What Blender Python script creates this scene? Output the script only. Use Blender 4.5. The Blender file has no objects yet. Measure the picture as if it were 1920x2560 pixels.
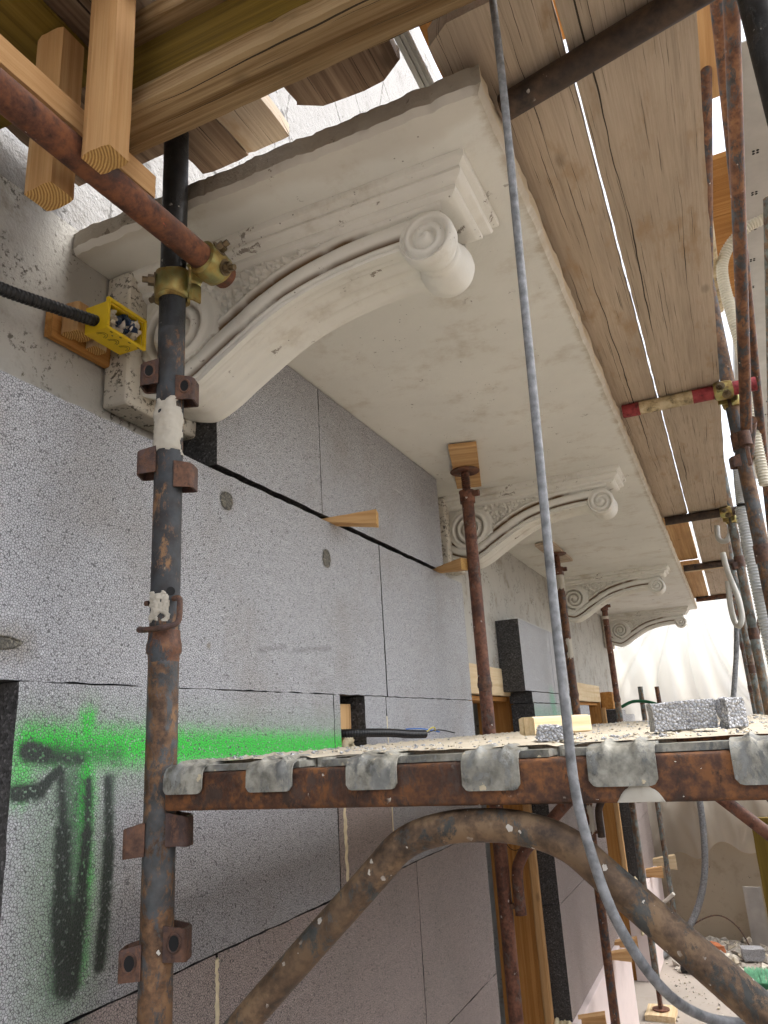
import bpy, bmesh, math, random
import numpy as np
from mathutils import Matrix, Vector, noise as mnoise

random.seed(7)
rng = np.random.default_rng(7)
scene = bpy.context.scene
R = math.radians

# ------------------------------------------------------------------ camera
# world axes: X out from the facade, Y along the facade (away), Z up; the lens is the origin
CR = Matrix(((0.90713335, 0.4168581, -0.057779),      # right
             (-0.16840955, 0.23375032, -0.95760065),  # down
             (-0.38567773, 0.87840202, 0.28224559)))  # forward
cam_d = bpy.data.cameras.new('camera')
cam_d.sensor_fit = 'VERTICAL'
cam_d.sensor_height = 24.0
cam_d.lens = 24.0 * 1876.0 / 2560.0
cam_d.clip_start = 0.02
cam_d.clip_end = 4000
cam = bpy.data.objects.new('camera', cam_d)
scene.collection.objects.link(cam)
m3 = Matrix((CR[0], -CR[1], -CR[2])).transposed()
cam.matrix_world = m3.to_4x4()
scene.camera = cam

# ------------------------------------------------------------------ sky, sun, exposure
SUN_EL, SUN_AZ = R(58), R(70)          # azimuth measured from +Y towards +X
world = bpy.data.worlds.new('World')
scene.world = world
world.use_nodes = True
wn = world.node_tree
wn.nodes.clear()
w_out = wn.nodes.new('ShaderNodeOutputWorld')
w_bg = wn.nodes.new('ShaderNodeBackground')
w_sky = wn.nodes.new('ShaderNodeTexSky')
w_sky.sky_type = 'NISHITA'
w_sky.sun_disc = False
w_sky.sun_elevation = SUN_EL
w_sky.sun_rotation = SUN_AZ
w_sky.dust_density = 4.0
w_sky.air_density = 1.0
w_hsv = wn.nodes.new('ShaderNodeHueSaturation')      # thin overcast: most of the blue is gone
w_hsv.inputs['Saturation'].default_value = 0.42
w_hsv.inputs['Value'].default_value = 1.1
wn.links.new(w_sky.outputs[0], w_hsv.inputs['Color'])
wn.links.new(w_hsv.outputs[0], w_bg.inputs['Color'])
w_bg.inputs['Strength'].default_value = 0.15
wn.links.new(w_bg.outputs[0], w_out.inputs['Surface'])

sun_d = bpy.data.lights.new('sun', 'SUN')
sun_d.energy = 0.8
sun_d.angle = R(35)
sun_d.color = (1.0, 0.98, 0.95)
sun = bpy.data.objects.new('sun', sun_d)
scene.collection.objects.link(sun)
sd = Vector((math.sin(SUN_AZ) * math.cos(SUN_EL), math.cos(SUN_AZ) * math.cos(SUN_EL), math.sin(SUN_EL)))
sun.rotation_euler = sd.to_track_quat('Z', 'Y').to_euler()

scene.view_settings.view_transform = 'Standard'
scene.view_settings.look = 'None'
scene.view_settings.gamma = 1.0
scene.view_settings.exposure = 1.55
scene.view_settings.use_curve_mapping = False
scene.cycles.max_bounces = 6
scene.cycles.diffuse_bounces = 4
scene.cycles.use_adaptive_sampling = True
scene.cycles.adaptive_threshold = 0.04
scene.cycles.caustics_reflective = False
scene.cycles.caustics_refractive = False
scene.cycles.transparent_max_bounces = 12

# ------------------------------------------------------------------ material helpers
class NT:
    def __init__(s, name):
        s.m = bpy.data.materials.new(name)
        s.m.use_nodes = True
        s.t = s.m.node_tree
        s.t.nodes.clear()
        s.out = s.n('ShaderNodeOutputMaterial')
        s.b = s.n('ShaderNodeBsdfPrincipled')
        s.l(s.b.outputs[0], s.out.inputs['Surface'])
    def n(s, k):
        return s.t.nodes.new(k)
    def l(s, a, b):
        s.t.links.new(a, b)
    def setin(s, sock, v):
        if hasattr(v, 'is_linked') or hasattr(v, 'links'):
            s.l(v, sock)
        else:
            if isinstance(v, tuple) and len(v) == 3 and len(sock.default_value) == 4:
                v = (*v, 1)
            sock.default_value = v
    def coord(s, kind='Object', rand=True):
        tc = s.n('ShaderNodeTexCoord')
        o = tc.outputs[kind]
        if rand:
            oi = s.n('ShaderNodeObjectInfo')
            mm = s.math('MULTIPLY', oi.outputs['Random'], 37.0)
            a = s.n('ShaderNodeVectorMath'); a.operation = 'ADD'
            s.l(o, a.inputs[0]); s.l(mm, a.inputs[1])
            o = a.outputs[0]
        return o
    def scale(s, v, sc):
        a = s.n('ShaderNodeVectorMath'); a.operation = 'MULTIPLY'
        s.l(v, a.inputs[0]); a.inputs[1].default_value = sc
        return a.outputs[0]
    def math(s, op, a, b=0.0, c=0.0, clamp=False):
        n = s.n('ShaderNodeMath'); n.operation = op; n.use_clamp = clamp
        s.setin(n.inputs[0], a); s.setin(n.inputs[1], b)
        if len(n.inputs) > 2: s.setin(n.inputs[2], c)
        return n.outputs[0]
    def noise(s, v, scale=5, detail=4, rough=0.55, dist=0.0, col=False):
        n = s.n('ShaderNodeTexNoise')
        s.l(v, n.inputs['Vector'])
        n.inputs['Scale'].default_value = scale
        n.inputs['Detail'].default_value = detail
        n.inputs['Roughness'].default_value = rough
        n.inputs['Distortion'].default_value = dist
        return n.outputs['Color' if col else 'Fac']
    def voro(s, v, scale, feature='F1', out='Distance', rand=1.0):
        n = s.n('ShaderNodeTexVoronoi'); n.feature = feature
        s.l(v, n.inputs['Vector']); n.inputs['Scale'].default_value = scale
        n.inputs['Randomness'].default_value = rand
        return n.outputs[out]
    def ramp(s, f, stops, interp='LINEAR'):
        n = s.n('ShaderNodeValToRGB')
        n.color_ramp.interpolation = interp
        e = n.color_ramp.elements
        while len(e) < len(stops): e.new(0.5)
        for i, (p, c) in enumerate(stops):
            e[i].position = p
            e[i].color = (*c, 1) if isinstance(c, tuple) else (c, c, c, 1)
        s.l(f, n.inputs[0])
        return n.outputs[0]
    def mix(s, f, a, b, mode='MIX'):
        n = s.n('ShaderNodeMix'); n.data_type = 'RGBA'; n.blend_type = mode
        s.setin(n.inputs[0], f); s.setin(n.inputs[6], a); s.setin(n.inputs[7], b)
        return n.outputs[2]
    def smooth(s, x, lo, hi):
        n = s.n('ShaderNodeMapRange'); n.interpolation_type = 'SMOOTHSTEP'
        s.setin(n.inputs[0], x)
        n.inputs[1].default_value = lo; n.inputs[2].default_value = hi
        return n.outputs[0]
    def bump(s, h, strength=0.5, dist=0.003, prev=None):
        n = s.n('ShaderNodeBump')
        n.inputs['Strength'].default_value = strength
        n.inputs['Distance'].default_value = dist
        s.l(h, n.inputs['Height'])
        if prev is not None: s.l(prev, n.inputs['Normal'])
        return n.outputs[0]
    def done(s, col, rough=0.8, nrm=None, metal=0.0, spec=0.4):
        s.setin(s.b.inputs['Base Color'], col)
        s.setin(s.b.inputs['Roughness'], rough)
        s.setin(s.b.inputs['Metallic'], metal)
        s.b.inputs['Specular IOR Level'].default_value = spec
        if nrm is not None: s.l(nrm, s.b.inputs['Normal'])
        return s.m

def wood(name, dark, mid, light, crack=1.0, knots=1.0, rough=0.8, fine=0.5, stain=None, spread=0.14):
    t = NT(name)
    v = t.coord()
    warp = t.noise(t.scale(v, (1.5, 6, 6)), 1.0, 2)
    vv = t.n('ShaderNodeVectorMath'); vv.operation = 'ADD'
    sh = t.math('MULTIPLY', warp, 0.012)
    t.l(t.scale(v, (1, 1, 1)), vv.inputs[0]); t.l(sh, vv.inputs[1])
    v = vv.outputs[0]
    g1 = t.noise(t.scale(v, (0.5, 34, 34)), 1.6, 6, 0.65, 0.2)
    g2 = t.noise(t.scale(v, (5, 170, 170)), 1.5, 5, 0.7)
    g = t.math('ADD', t.math('MULTIPLY', g1, 1.0 - fine * 0.5), t.math('MULTIPLY', g2, fine * 0.5))
    col = t.ramp(g, [(0.49 - spread, dark), (0.49, mid), (0.49 + spread, light)])
    big = t.noise(t.scale(v, (1.5, 4, 4)), 1.2, 3)
    col = t.mix(t.smooth(big, 0.35, 0.75), col, t.mix(0.45, col, dark))
    if stain:
        st = t.noise(t.scale(v, (3, 9, 9)), 1.7, 5, 0.65)
        col = t.mix(t.smooth(st, 0.52, 0.72), col, stain)
    if knots:
        kd = t.voro(t.scale(v, (3.6, 8.0, 8.0)), 1.0)
        kk = t.math('MULTIPLY', t.smooth(kd, 0.12, 0.04), 0.6 * knots)
        col = t.mix(kk, col, tuple(c * 0.35 for c in dark))
    h = g
    if crack:
        sp = t.n('ShaderNodeSeparateXYZ'); t.l(v, sp.inputs[0])
        cm = None
        for dens, thick, keep, sx in ((9.0, 0.0008, 0.54, 0.9), (31.0, 0.00045, 0.58, 2.3), (57.0, 0.0003, 0.56, 4.0)):
            wv = t.n('ShaderNodeCombineXYZ'); t.l(t.math('MULTIPLY', sp.outputs[0], sx), wv.inputs[0])
            wob = t.noise(wv.outputs[0], 2.0, 3, 0.55)
            u = t.math('ADD', t.math('MULTIPLY', sp.outputs[1], dens), t.math('MULTIPLY', sp.outputs[2], dens * 0.23))
            u = t.math('ADD', u, t.math('MULTIPLY', wob, 0.42))
            dl = t.math('DIVIDE', t.math('ABSOLUTE', t.math('SUBTRACT', t.math('FRACT', u), 0.5)), dens)
            wn_ = t.n('ShaderNodeCombineXYZ')
            t.l(t.math('MULTIPLY', t.math('FLOOR', u), 7.31), wn_.inputs[1]); t.l(t.math('MULTIPLY', sp.outputs[0], sx * 1.3), wn_.inputs[0])
            seg = t.noise(wn_.outputs[0], 1.0, 2)
            w_ = t.math('MULTIPLY', t.smooth(seg, keep - 0.06, keep + 0.1), thick * crack * 2.2)
            m_ = t.math('MULTIPLY', t.math('LESS_THAN', dl, w_), 0.92)
            cm = m_ if cm is None else t.math('MAXIMUM', cm, t.math('MULTIPLY', m_, 0.8))
        col = t.mix(cm, col, (0.016, 0.011, 0.008))
        h = t.math('SUBTRACT', g, t.math('MULTIPLY', cm, 1.5))
    n = t.bump(h, 0.55, 0.004)
    return t.done(col, rough, n, 0, 0.25)

def rusty(name, rust_a, rust_b, paint=None, amount=0.5, splat=0.3, splat_col=(0.55, 0.52, 0.46), metal=0.0, rough=0.62):
    t = NT(name)
    v = t.coord()
    n1 = t.noise(v, 26, 8, 0.65)
    n2 = t.noise(v, 90, 5, 0.6)
    f = t.math('ADD', t.math('MULTIPLY', n1, 0.7), t.math('MULTIPLY', n2, 0.3))
    col = t.ramp(f, [(0.39, tuple(c * 0.35 for c in rust_a)), (0.48, rust_a), (0.59, rust_b)])
    big = t.noise(v, 6, 3)
    col = t.mix(t.smooth(big, 0.4, 0.7), col, t.mix(0.5, col, tuple(c * 0.6 for c in rust_a)))
    h = f
    if paint:
        pn = t.noise(t.scale(v, (1, 1, 0.5)), 30, 9, 0.76, 0.3)
        pm = t.math('MULTIPLY', t.smooth(pn, 0.57 - amount * 0.2, 0.66 - amount * 0.2), 0.92)
        pcol = t.ramp(t.noise(v, 30, 5), [(0.35, tuple(c * 0.6 for c in paint)), (0.65, tuple(min(1, c * 1.5 + 0.01) for c in paint))])
        col = t.mix(pm, col, pcol)
        h = t.math('ADD', h, t.math('MULTIPLY', pm, 0.5))
    if splat:
        wd = t.n('ShaderNodeVectorMath'); wd.operation = 'MULTIPLY_ADD'
        t.l(t.noise(v, 160, 2, 0.5, 0, True), wd.inputs[0]); wd.inputs[1].default_value = (0.006, 0.006, 0.012); t.l(v, wd.inputs[2])
        vd = t.voro(wd.outputs[0], 75)
        vc = t.n('ShaderNodeSeparateColor'); t.l(t.voro(wd.outputs[0], 75, 'F1', 'Color'), vc.inputs[0])
        rad = t.math('MULTIPLY', t.math('POWER', vc.outputs[0], 3.0), 0.34)
        vm = t.noise(v, 17, 3)
        sm = t.math('MULTIPLY', t.math('LESS_THAN', vd, rad), t.smooth(vm, 0.62 - splat * 0.25, 0.70 - splat * 0.25))
        sn = t.noise(t.scale(v, (1, 1, 0.6)), 24, 6, 0.7)
        sm = t.math('MAXIMUM', sm, t.math('MULTIPLY', t.smooth(sn, 0.74 - 0.06 * splat, 0.78 - 0.06 * splat), 0.9))
        col = t.mix(sm, col, splat_col)
        h = t.math('ADD', h, t.math('MULTIPLY', sm, 0.8))
    return t.done(col, t.ramp(f, [(0.3, rough - 0.15), (0.7, rough + 0.2)]), t.bump(h, 0.5, 0.002), metal, 0.4)

def plain(name, col, rough=0.6, metal=0.0, var=0.15, scale=12, bump=0.2, spec=0.4):
    t = NT(name)
    v = t.coord()
    n = t.noise(v, scale, 5, 0.6)
    c = t.ramp(n, [(0.3, tuple(x * (1 - var) for x in col)), (0.7, tuple(min(1, x * (1 + var)) for x in col))])
    return t.done(c, rough, t.bump(n, bump, 0.002), metal, spec)

def eps_mat(name, base, line, cell=212, spray=None, contrast=0.22, dirt=True, fine=1.0, beads=False):
    t = NT(name)
    tc = t.n('ShaderNodeTexCoord')
    v = tc.outputs['Object']
    wv = t.noise(v, 60, 2, 0.5, 0, True)
    a = t.n('ShaderNodeVectorMath'); a.operation = 'MULTIPLY_ADD'
    t.l(wv, a.inputs[0]); a.inputs[1].default_value = (0.003, 0.003, 0.003); t.l(v, a.inputs[2])
    vv = a.outputs[0]
    d = t.voro(vv, cell, 'DISTANCE_TO_EDGE')
    cc = t.voro(vv, cell, 'F1', 'Color')
    sep = t.n('ShaderNodeSeparateColor'); t.l(cc, sep.inputs[0])
    cv = sep.outputs[0]
    lo = tuple(x * (1 - contrast) for x in base); hi = tuple(min(1, x * (1 + contrast)) for x in base)
    col = t.ramp(cv, [(0.0, lo), (0.85, base), (1.0, hi)])
    if dirt:
        dn = t.noise(v, 3.3, 6, 0.65)
        col = t.mix(t.math('MULTIPLY', t.smooth(dn, 0.45, 0.72), 0.45), col, (0.30, 0.27, 0.235))
        sn = t.noise(t.scale(v, (1, 1, 40)), 2.2, 4, 0.65)       # rasp marks along the board
        col = t.mix(t.math('MULTIPLY', t.smooth(sn, 0.60, 0.68), 0.4), col, hi)
        dk = t.noise(v, 11, 6, 0.7)
        col = t.mix(t.math('MULTIPLY', t.smooth(dk, 0.62, 0.72), 0.45), col, (0.19, 0.18, 0.17))
    if spray:
        p = t.n('ShaderNodeNewGeometry').outputs['Position']
        pn = t.noise(v, 85, 6, 0.8)
        for colr, strokes in spray:
            mask = None
            for (y0, z0, y1, z1, r, soft, op) in strokes:
                # distance from the point to the stroke's centre line
                pa = t.n('ShaderNodeVectorMath'); pa.operation = 'SUBTRACT'
                t.l(p, pa.inputs[0]); pa.inputs[1].default_value = (0, y0, z0)
                ba = Vector((0, y1 - y0, z1 - z0)); L2 = max(ba.dot(ba), 1e-8)
                dt = t.n('ShaderNodeVectorMath'); dt.operation = 'DOT_PRODUCT'
                t.l(pa.outputs[0], dt.inputs[0]); dt.inputs[1].default_value = ba / L2
                h = t.math('ADD', dt.outputs['Value'], 0.0, clamp=True)
                sc = t.n('ShaderNodeVectorMath'); sc.operation = 'SCALE'
                sc.inputs[0].default_value = ba; t.l(h, sc.inputs['Scale'])
                df = t.n('ShaderNodeVectorMath'); df.operation = 'SUBTRACT'
                t.l(pa.outputs[0], df.inputs[0]); t.l(sc.outputs[0], df.inputs[1])
                fl = t.n('ShaderNodeVectorMath'); fl.operation = 'MULTIPLY'
                t.l(df.outputs[0], fl.inputs[0]); fl.inputs[1].default_value = (0, 1, 1)
                ln = t.n('ShaderNodeVectorMath'); ln.operation = 'LENGTH'
                t.l(fl.outputs[0], ln.inputs[0])
                dd = t.math('ADD', ln.outputs['Value'], t.math('MULTIPLY', t.math('SUBTRACT', pn, 0.5), soft * 2.2))
                mk = t.math('MULTIPLY', t.smooth(dd, r + soft, max(r - soft, 0.0)), op)
                mask = mk if mask is None else t.math('MAXIMUM', mask, mk)
            sp = t.math('MULTIPLY', mask, t.math('ADD', 1.02, t.math('MULTIPLY', cv, 0.25)), clamp=True)
            sp = t.math('MULTIPLY', sp, t.math('SUBTRACT', 1.0, t.math('MULTIPLY', t.smooth(cv, 0.82, 0.9), 0.45)))
            col = t.mix(sp, col, colr)
    lm = t.smooth(d, 0.14 * fine, 0.02 * fine)
    col = t.mix(t.math('MULTIPLY', lm, 0.85), col, line)
    h = t.smooth(d, 0.0, 0.25)
    h2 = t.math('ADD', t.math('MULTIPLY', h, 0.6), t.math('MULTIPLY', cv, 0.4))
    if beads:
        f1 = t.voro(vv, cell)
        return t.done(col, 0.5, t.bump(t.math('SUBTRACT', 1.0, f1), 1.0, 0.006), 0, 0.5)
    return t.done(col, 0.55, t.bump(h2, 0.5, 0.0012), 0, 0.45)

def plaster_mat(name, base, dirt, peel, amount=0.3, stain_attr=False, rough=0.75, grime=0.3, cracks=False, edge=False, mould=0.0, relief=1.0):
    t = NT(name)
    tc = t.n('ShaderNodeTexCoord'); v = tc.outputs['Object']
    n1 = t.noise(v, 2.2, 5, 0.6)
    n2 = t.noise(v, 38, 5, 0.6)
    n3 = t.noise(v, 140, 3, 0.6)
    col = t.ramp(n1, [(0.3, tuple(c * 0.93 for c in base)), (0.7, tuple(min(1, c * 1.05) for c in base))])
    gm = t.math('MULTIPLY', t.smooth(t.noise(v, 5.5, 6, 0.7), 0.5, 0.72), grime)
    col = t.mix(gm, col, dirt)
    pv = t.noise(v, 17, 8, 0.72, 0.3)
    pm2 = t.noise(v, 3.1, 3, 0.5)
    thr = t.math('MULTIPLY', t.smooth(pv, 0.640, 0.652), t.smooth(pm2, 0.62 - amount * 0.4, 0.68 - amount * 0.4))
    col = t.mix(thr, col, peel)
    sd_ = t.voro(v, 46)
    sm = t.math('MULTIPLY', t.smooth(sd_, 0.10, 0.06), t.smooth(t.noise(v, 7, 2), 0.5, 0.6))
    col = t.mix(t.math('MULTIPLY', sm, 0.8), col, tuple(c * 0.4 for c in peel))
    if cracks:
        ck = t.voro(t.scale(v, (1, 1, 0.5)), 2.3, 'DISTANCE_TO_EDGE')
        wob = t.math('ADD', ck, t.math('MULTIPLY', t.math('SUBTRACT', n2, 0.5), 0.06))
        col = t.mix(t.math('MULTIPLY', t.smooth(t.math('ABSOLUTE', wob), 0.012, 0.002), 0.7), col, tuple(c * 0.5 for c in peel))
    if edge:      # run-off stain creeping in from the slab's outer and near edges
        ps_ = t.n('ShaderNodeSeparateXYZ'); t.l(t.n('ShaderNodeNewGeometry').outputs['Position'], ps_.inputs[0])
        en = t.noise(t.scale(v, (9, 17, 1)), 1.0, 7, 0.75)
        ex = t.math('ADD', ps_.outputs[0], t.math('MULTIPLY', t.math('SUBTRACT', en, 0.5), 0.07))
        em = t.math('MULTIPLY', t.smooth(ex, -0.245, -0.218), 0.55)
        ey = t.math('SUBTRACT', ps_.outputs[1], t.math('MULTIPLY', t.math('SUBTRACT', n1, 0.35), 0.25))
        em = t.math('MAXIMUM', em, t.math('MULTIPLY', t.smooth(ey, 1.03, 0.995), 0.22))
        col = t.mix(em, col, (0.34, 0.245, 0.13))
    if mould:
        mn = t.noise(v, 75, 6, 0.7)
        mk = t.math('MULTIPLY', t.smooth(mn, 0.53, 0.60), t.smooth(t.noise(v, 9, 3), 0.62 - 0.25 * mould, 0.72 - 0.25 * mould))
        col = t.mix(t.math('MULTIPLY', mk, 0.85), col, (0.075, 0.065, 0.05))
    if stain_attr:
        at = t.n('ShaderNodeAttribute'); at.attribute_name = 'stain'
        st = t.math('MULTIPLY', t.math('MULTIPLY', at.outputs['Fac'], 1.25), t.smooth(t.noise(v, 7, 5), 0.3, 0.48), clamp=True)
        col = t.mix(st, col, (0.19, 0.115, 0.055))
    h = t.math('ADD', t.math('MULTIPLY', n2, 0.5), t.math('MULTIPLY', n3, 0.22))
    h = t.math('SUBTRACT', h, t.math('MULTIPLY', thr, 0.35))
    return t.done(col, rough, t.bump(h, 0.45 * relief, 0.004 * relief), 0, 0.3)

# ------------------------------------------------------------------ palette
GREEN = (0.028, 0.60, 0.04)
DKGREEN = (0.015, 0.028, 0.018)
spray_main = [
    ((0.16, 0.32, 0.14), [(0.86, 0.0, 1.86, -0.02, 0.06, 0.06, 0.45), (0.95, -0.05, 0.96, -0.33, 0.08, 0.05, 0.4), (0.99, 0.07, 0.99, 0.03, 0.02, 0.03, 0.4)]),
    (GREEN, [(0.87, 0.015, 1.22, -0.002, 0.028, 0.026, 0.95), (1.2, -0.003, 1.9, -0.03, 0.029, 0.027, 1.0),
             (0.985, 0.05, 0.99, -0.10, 0.016, 0.018, 0.95), (0.99, -0.1, 0.999, -0.20, 0.014, 0.014, 0.7), (1.0, -0.2, 0.995, -0.33, 0.016, 0.014, 0.35),
             (0.855, 0.01, 0.86, -0.05, 0.018, 0.025, 0.6)]),
    ((0.02, 0.11, 0.03), [(0.92, 0.0, 1.06, -0.010, 0.012, 0.018, 0.5), (0.96, -0.05, 0.962, -0.33, 0.028, 0.024, 0.65), (1.043, -0.05, 1.04, -0.32, 0.012, 0.012, 0.6)]),
    (DKGREEN, [(0.868, 0.005, 0.90, -0.002, 0.016, 0.008, 1.0), (0.90, -0.004, 0.975, -0.013, 0.012, 0.012, 0.85),
               (0.852, -0.055, 0.896, -0.055, 0.013, 0.007, 1.0), (0.896, -0.052, 0.930, -0.028, 0.010, 0.007, 1.0),
               (0.935, -0.03, 0.946, -0.12, 0.009, 0.009, 0.9), (0.946, -0.12, 0.952, -0.23, 0.016, 0.009, 1.0),
               (0.952, -0.23, 0.968, -0.335, 0.021, 0.009, 1.0), (0.994, -0.05, 0.996, -0.126, 0.009, 0.008, 0.95),
               (0.996, -0.126, 0.99, -0.23, 0.012, 0.009, 1.0), (0.99, -0.23, 0.978, -0.345, 0.017, 0.009, 1.0),
               (1.037, -0.05, 1.046, -0.15, 0.009, 0.007, 1.0), (1.046, -0.15, 1.044, -0.24, 0.012, 0.007, 1.0),
               (1.044, -0.24, 1.036, -0.33, 0.011, 0.007, 1.0)]),
]
spray_mid = [((0.13, 0.13, 0.13), [(1.50, 0.205, 1.62, 0.222, 0.002, 0.010, 0.35), (1.66, 0.215, 1.85, 0.232, 0.003, 0.010, 0.4)]),
             ((0.25, 0.22, 0.17), [(1.372, 0.538, 1.373, 0.538, 0.025, 0.015, 0.6), (1.848, 0.487, 1.848, 0.487, 0.025, 0.015, 0.6), (0.72, 0.17, 0.84, 0.165, 0.02, 0.03, 0.6), (1.31, 0.20, 1.312, 0.20, 0.003, 0.008, 0.8)])]
spray_far = [((0.05, 0.42, 0.2), [(4.05, 0.05, 5.2, 0.02, 0.05, 0.04, 0.35), (4.6, 0.12, 4.66, -0.1, 0.07, 0.05, 0.6)])]
spray_low = [((0.04, 0.13, 0.05), [(0.99, -0.40, 0.99, -0.46, 0.02, 0.025, 0.5)]), (DKGREEN, [(0.985, -0.395, 0.985, -0.44, 0.014, 0.01, 0.9)])]
EPS_B, EPS_L = (0.48, 0.486, 0.505), (0.045, 0.043, 0.045)
M = {}
M['eps'] = eps_mat('polystyrene_grey', EPS_B, EPS_L)
M['eps_spray'] = eps_mat('polystyrene_grey_sprayed', EPS_B, EPS_L, spray=spray_main)
M['eps_mid'] = eps_mat('polystyrene_grey_scuffed', EPS_B, EPS_L, spray=spray_mid)
EPS_WARM = (0.46, 0.385, 0.355)      # boards of the lower courses, warm bounce light painted into their colour
M['eps_low'] = eps_mat('polystyrene_grey_lower', EPS_WARM, EPS_L, spray=spray_low)
M['eps_warm_light'] = eps_mat('polystyrene_warm_light', EPS_WARM, EPS_L)
M['eps_far'] = eps_mat('polystyrene_grey_far', EPS_B, EPS_L, spray=spray_far)
M['eps_cut'] = eps_mat('polystyrene_cut_edge', (0.078, 0.076, 0.078), (0.025, 0.025, 0.025), contrast=0.9, dirt=False)
M['eps_broken'] = eps_mat('polystyrene_broken', (0.60, 0.61, 0.64), (0.16, 0.16, 0.17), cell=230, contrast=0.3, dirt=False, fine=0.7, beads=True)
M['xps'] = plain('extruded_foam_pink', (0.78, 0.68, 0.66), 0.6, var=0.04)
M['slab'] = plaster_mat('painted_concrete_cream', (0.755, 0.745, 0.69), (0.42, 0.34, 0.23), (0.36, 0.335, 0.295), 0.34, grime=0.42, edge=True)
M['slab_edge'] = plaster_mat('weathered_concrete_edge', (0.40, 0.36, 0.295), (0.17, 0.135, 0.095), (0.24, 0.205, 0.16), 0.9, grime=0.85, mould=0.35, relief=2.0)
M['slab_side'] = plaster_mat('slab_side_ochre', (0.58, 0.49, 0.35), (0.30, 0.21, 0.12), (0.3, 0.25, 0.2), 0.5, grime=0.5)
M['corbel'] = plaster_mat('painted_corbel_cream', (0.74, 0.725, 0.665), (0.42, 0.36, 0.27), (0.31, 0.28, 0.24), 0.8, stain_attr=True, grime=0.55)
M['plate'] = plaster_mat('mouldy_wall_plate', (0.60, 0.56, 0.48), (0.30, 0.25, 0.18), (0.14, 0.12, 0.10), 0.8, grime=0.6, mould=1.3)
M['plaster'] = plaster_mat('old_wall_plaster', (0.45, 0.435, 0.395), (0.25, 0.215, 0.165), (0.16, 0.14, 0.11), 0.6, grime=0.9, cracks=False, mould=0.5, relief=2.0)
M['plaster_white'] = plaster_mat('grey_roughcast', (0.33, 0.325, 0.315), (0.20, 0.19, 0.17), (0.14, 0.13, 0.115), 0.7, grime=0.7, cracks=True, relief=3.0)
M['mortar'] = plaster_mat('mortar_splash', (0.47, 0.435, 0.365), (0.4, 0.35, 0.27), (0.4, 0.36, 0.3), 0.6, grime=0.5)
M['foam'] = plain('expanding_foam_cream', (0.72, 0.63, 0.42), 0.7, var=0.15, scale=60, bump=0.5)
M['concrete'] = plaster_mat('rough_concrete_ochre', (0.44, 0.37, 0.27), (0.27, 0.22, 0.15), (0.12, 0.10, 0.08), 0.7, grime=0.6)
M['ground'] = plaster_mat('dusty_ground', (0.37, 0.33, 0.29), (0.28, 0.24, 0.19), (0.3, 0.27, 0.23), 0.6, grime=0.5)
M['rubble'] = plain('rubble_bits', (0.42, 0.39, 0.34), 0.9, var=0.6, scale=9)
M['dust'] = plaster_mat('mortar_dust', (0.48, 0.425, 0.33), (0.30, 0.22, 0.13), (0.16, 0.11, 0.07), 0.5, grime=0.55)
M['w_old'] = wood('weathered_plank', (0.32, 0.25, 0.185), (0.50, 0.405, 0.305), (0.62, 0.515, 0.40), 0.95, 0.6, stain=(0.40, 0.285, 0.18), fine=1.1, spread=0.21)
M['w_dark'] = wood('dark_weathered_plank', (0.085, 0.052, 0.032), (0.19, 0.125, 0.08), (0.30, 0.215, 0.145), 1.2, 1.0)
M['w_fresh'] = wood('fresh_pine', (0.38, 0.205, 0.08), (0.54, 0.325, 0.145), (0.65, 0.43, 0.215), 0.0, 0.8)
M['w_orange'] = wood('orange_stained_timber', (0.30, 0.13, 0.032), (0.43, 0.205, 0.055), (0.52, 0.27, 0.085), 0.3, 0.5)
M['w_beam'] = wood('aged_beam_flange', (0.12, 0.068, 0.022), (0.25, 0.165, 0.08), (0.38, 0.275, 0.15), 0.8, 1.4, stain=(0.13, 0.10, 0.05), spread=0.11)
M['w_yellow'] = wood('yellow_formwork_board', (0.085, 0.054, 0.008), (0.165, 0.108, 0.014), (0.23, 0.155, 0.028), 0.0, 0.0)
def end_grain():
    t = NT('sawn_end_grain')
    v = t.coord()
    w = t.n('ShaderNodeTexWave'); w.wave_type = 'RINGS'; w.rings_direction = 'X'
    a = t.n('ShaderNodeVectorMath'); a.operation = 'ADD'; t.l(t.n('ShaderNodeTexCoord').outputs['Object'], a.inputs[0]); a.inputs[1].default_value = (0, 0.05, 0.03)
    t.l(a.outputs[0], w.inputs['Vector'])
    w.inputs['Scale'].default_value = 70; w.inputs['Distortion'].default_value = 1.5; w.inputs['Detail'].default_value = 2
    n = t.noise(v, 260, 4, 0.7)
    f = t.math('ADD', t.math('MULTIPLY', w.outputs['Fac'], 0.6), t.math('MULTIPLY', n, 0.4))
    c = t.ramp(f, [(0.2, (0.34, 0.17, 0.045)), (0.5, (0.55, 0.32, 0.10)), (0.8, (0.68, 0.44, 0.17))])
    return t.done(c, 0.9, t.bump(f, 0.8, 0.002))
M['w_end'] = end_grain()
M['w_pale'] = wood('pale_pine_board', (0.55, 0.40, 0.22), (0.68, 0.53, 0.33), (0.76, 0.63, 0.42), 0.0, 0.5)
M['rust'] = rusty('rusty_tube', (0.13, 0.055, 0.028), (0.23, 0.115, 0.055), (0.035, 0.045, 0.052), 0.35, 0.15)
M['rust_red'] = rusty('red_rusty_tube', (0.125, 0.05, 0.03), (0.22, 0.098, 0.058), (0.10, 0.075, 0.06), 0.15, 0.3)
M['rust_orange'] = rusty('orange_rusty_tube', (0.115, 0.042, 0.022), (0.22, 0.085, 0.036), (0.55, 0.09, 0.03), -0.25, 0.2)
M['rust_post'] = rusty('flaking_blue_black_paint', (0.17, 0.085, 0.042), (0.27, 0.155, 0.075), (0.022, 0.030, 0.036), 0.95, 0.28, (0.42, 0.33, 0.2))
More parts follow.
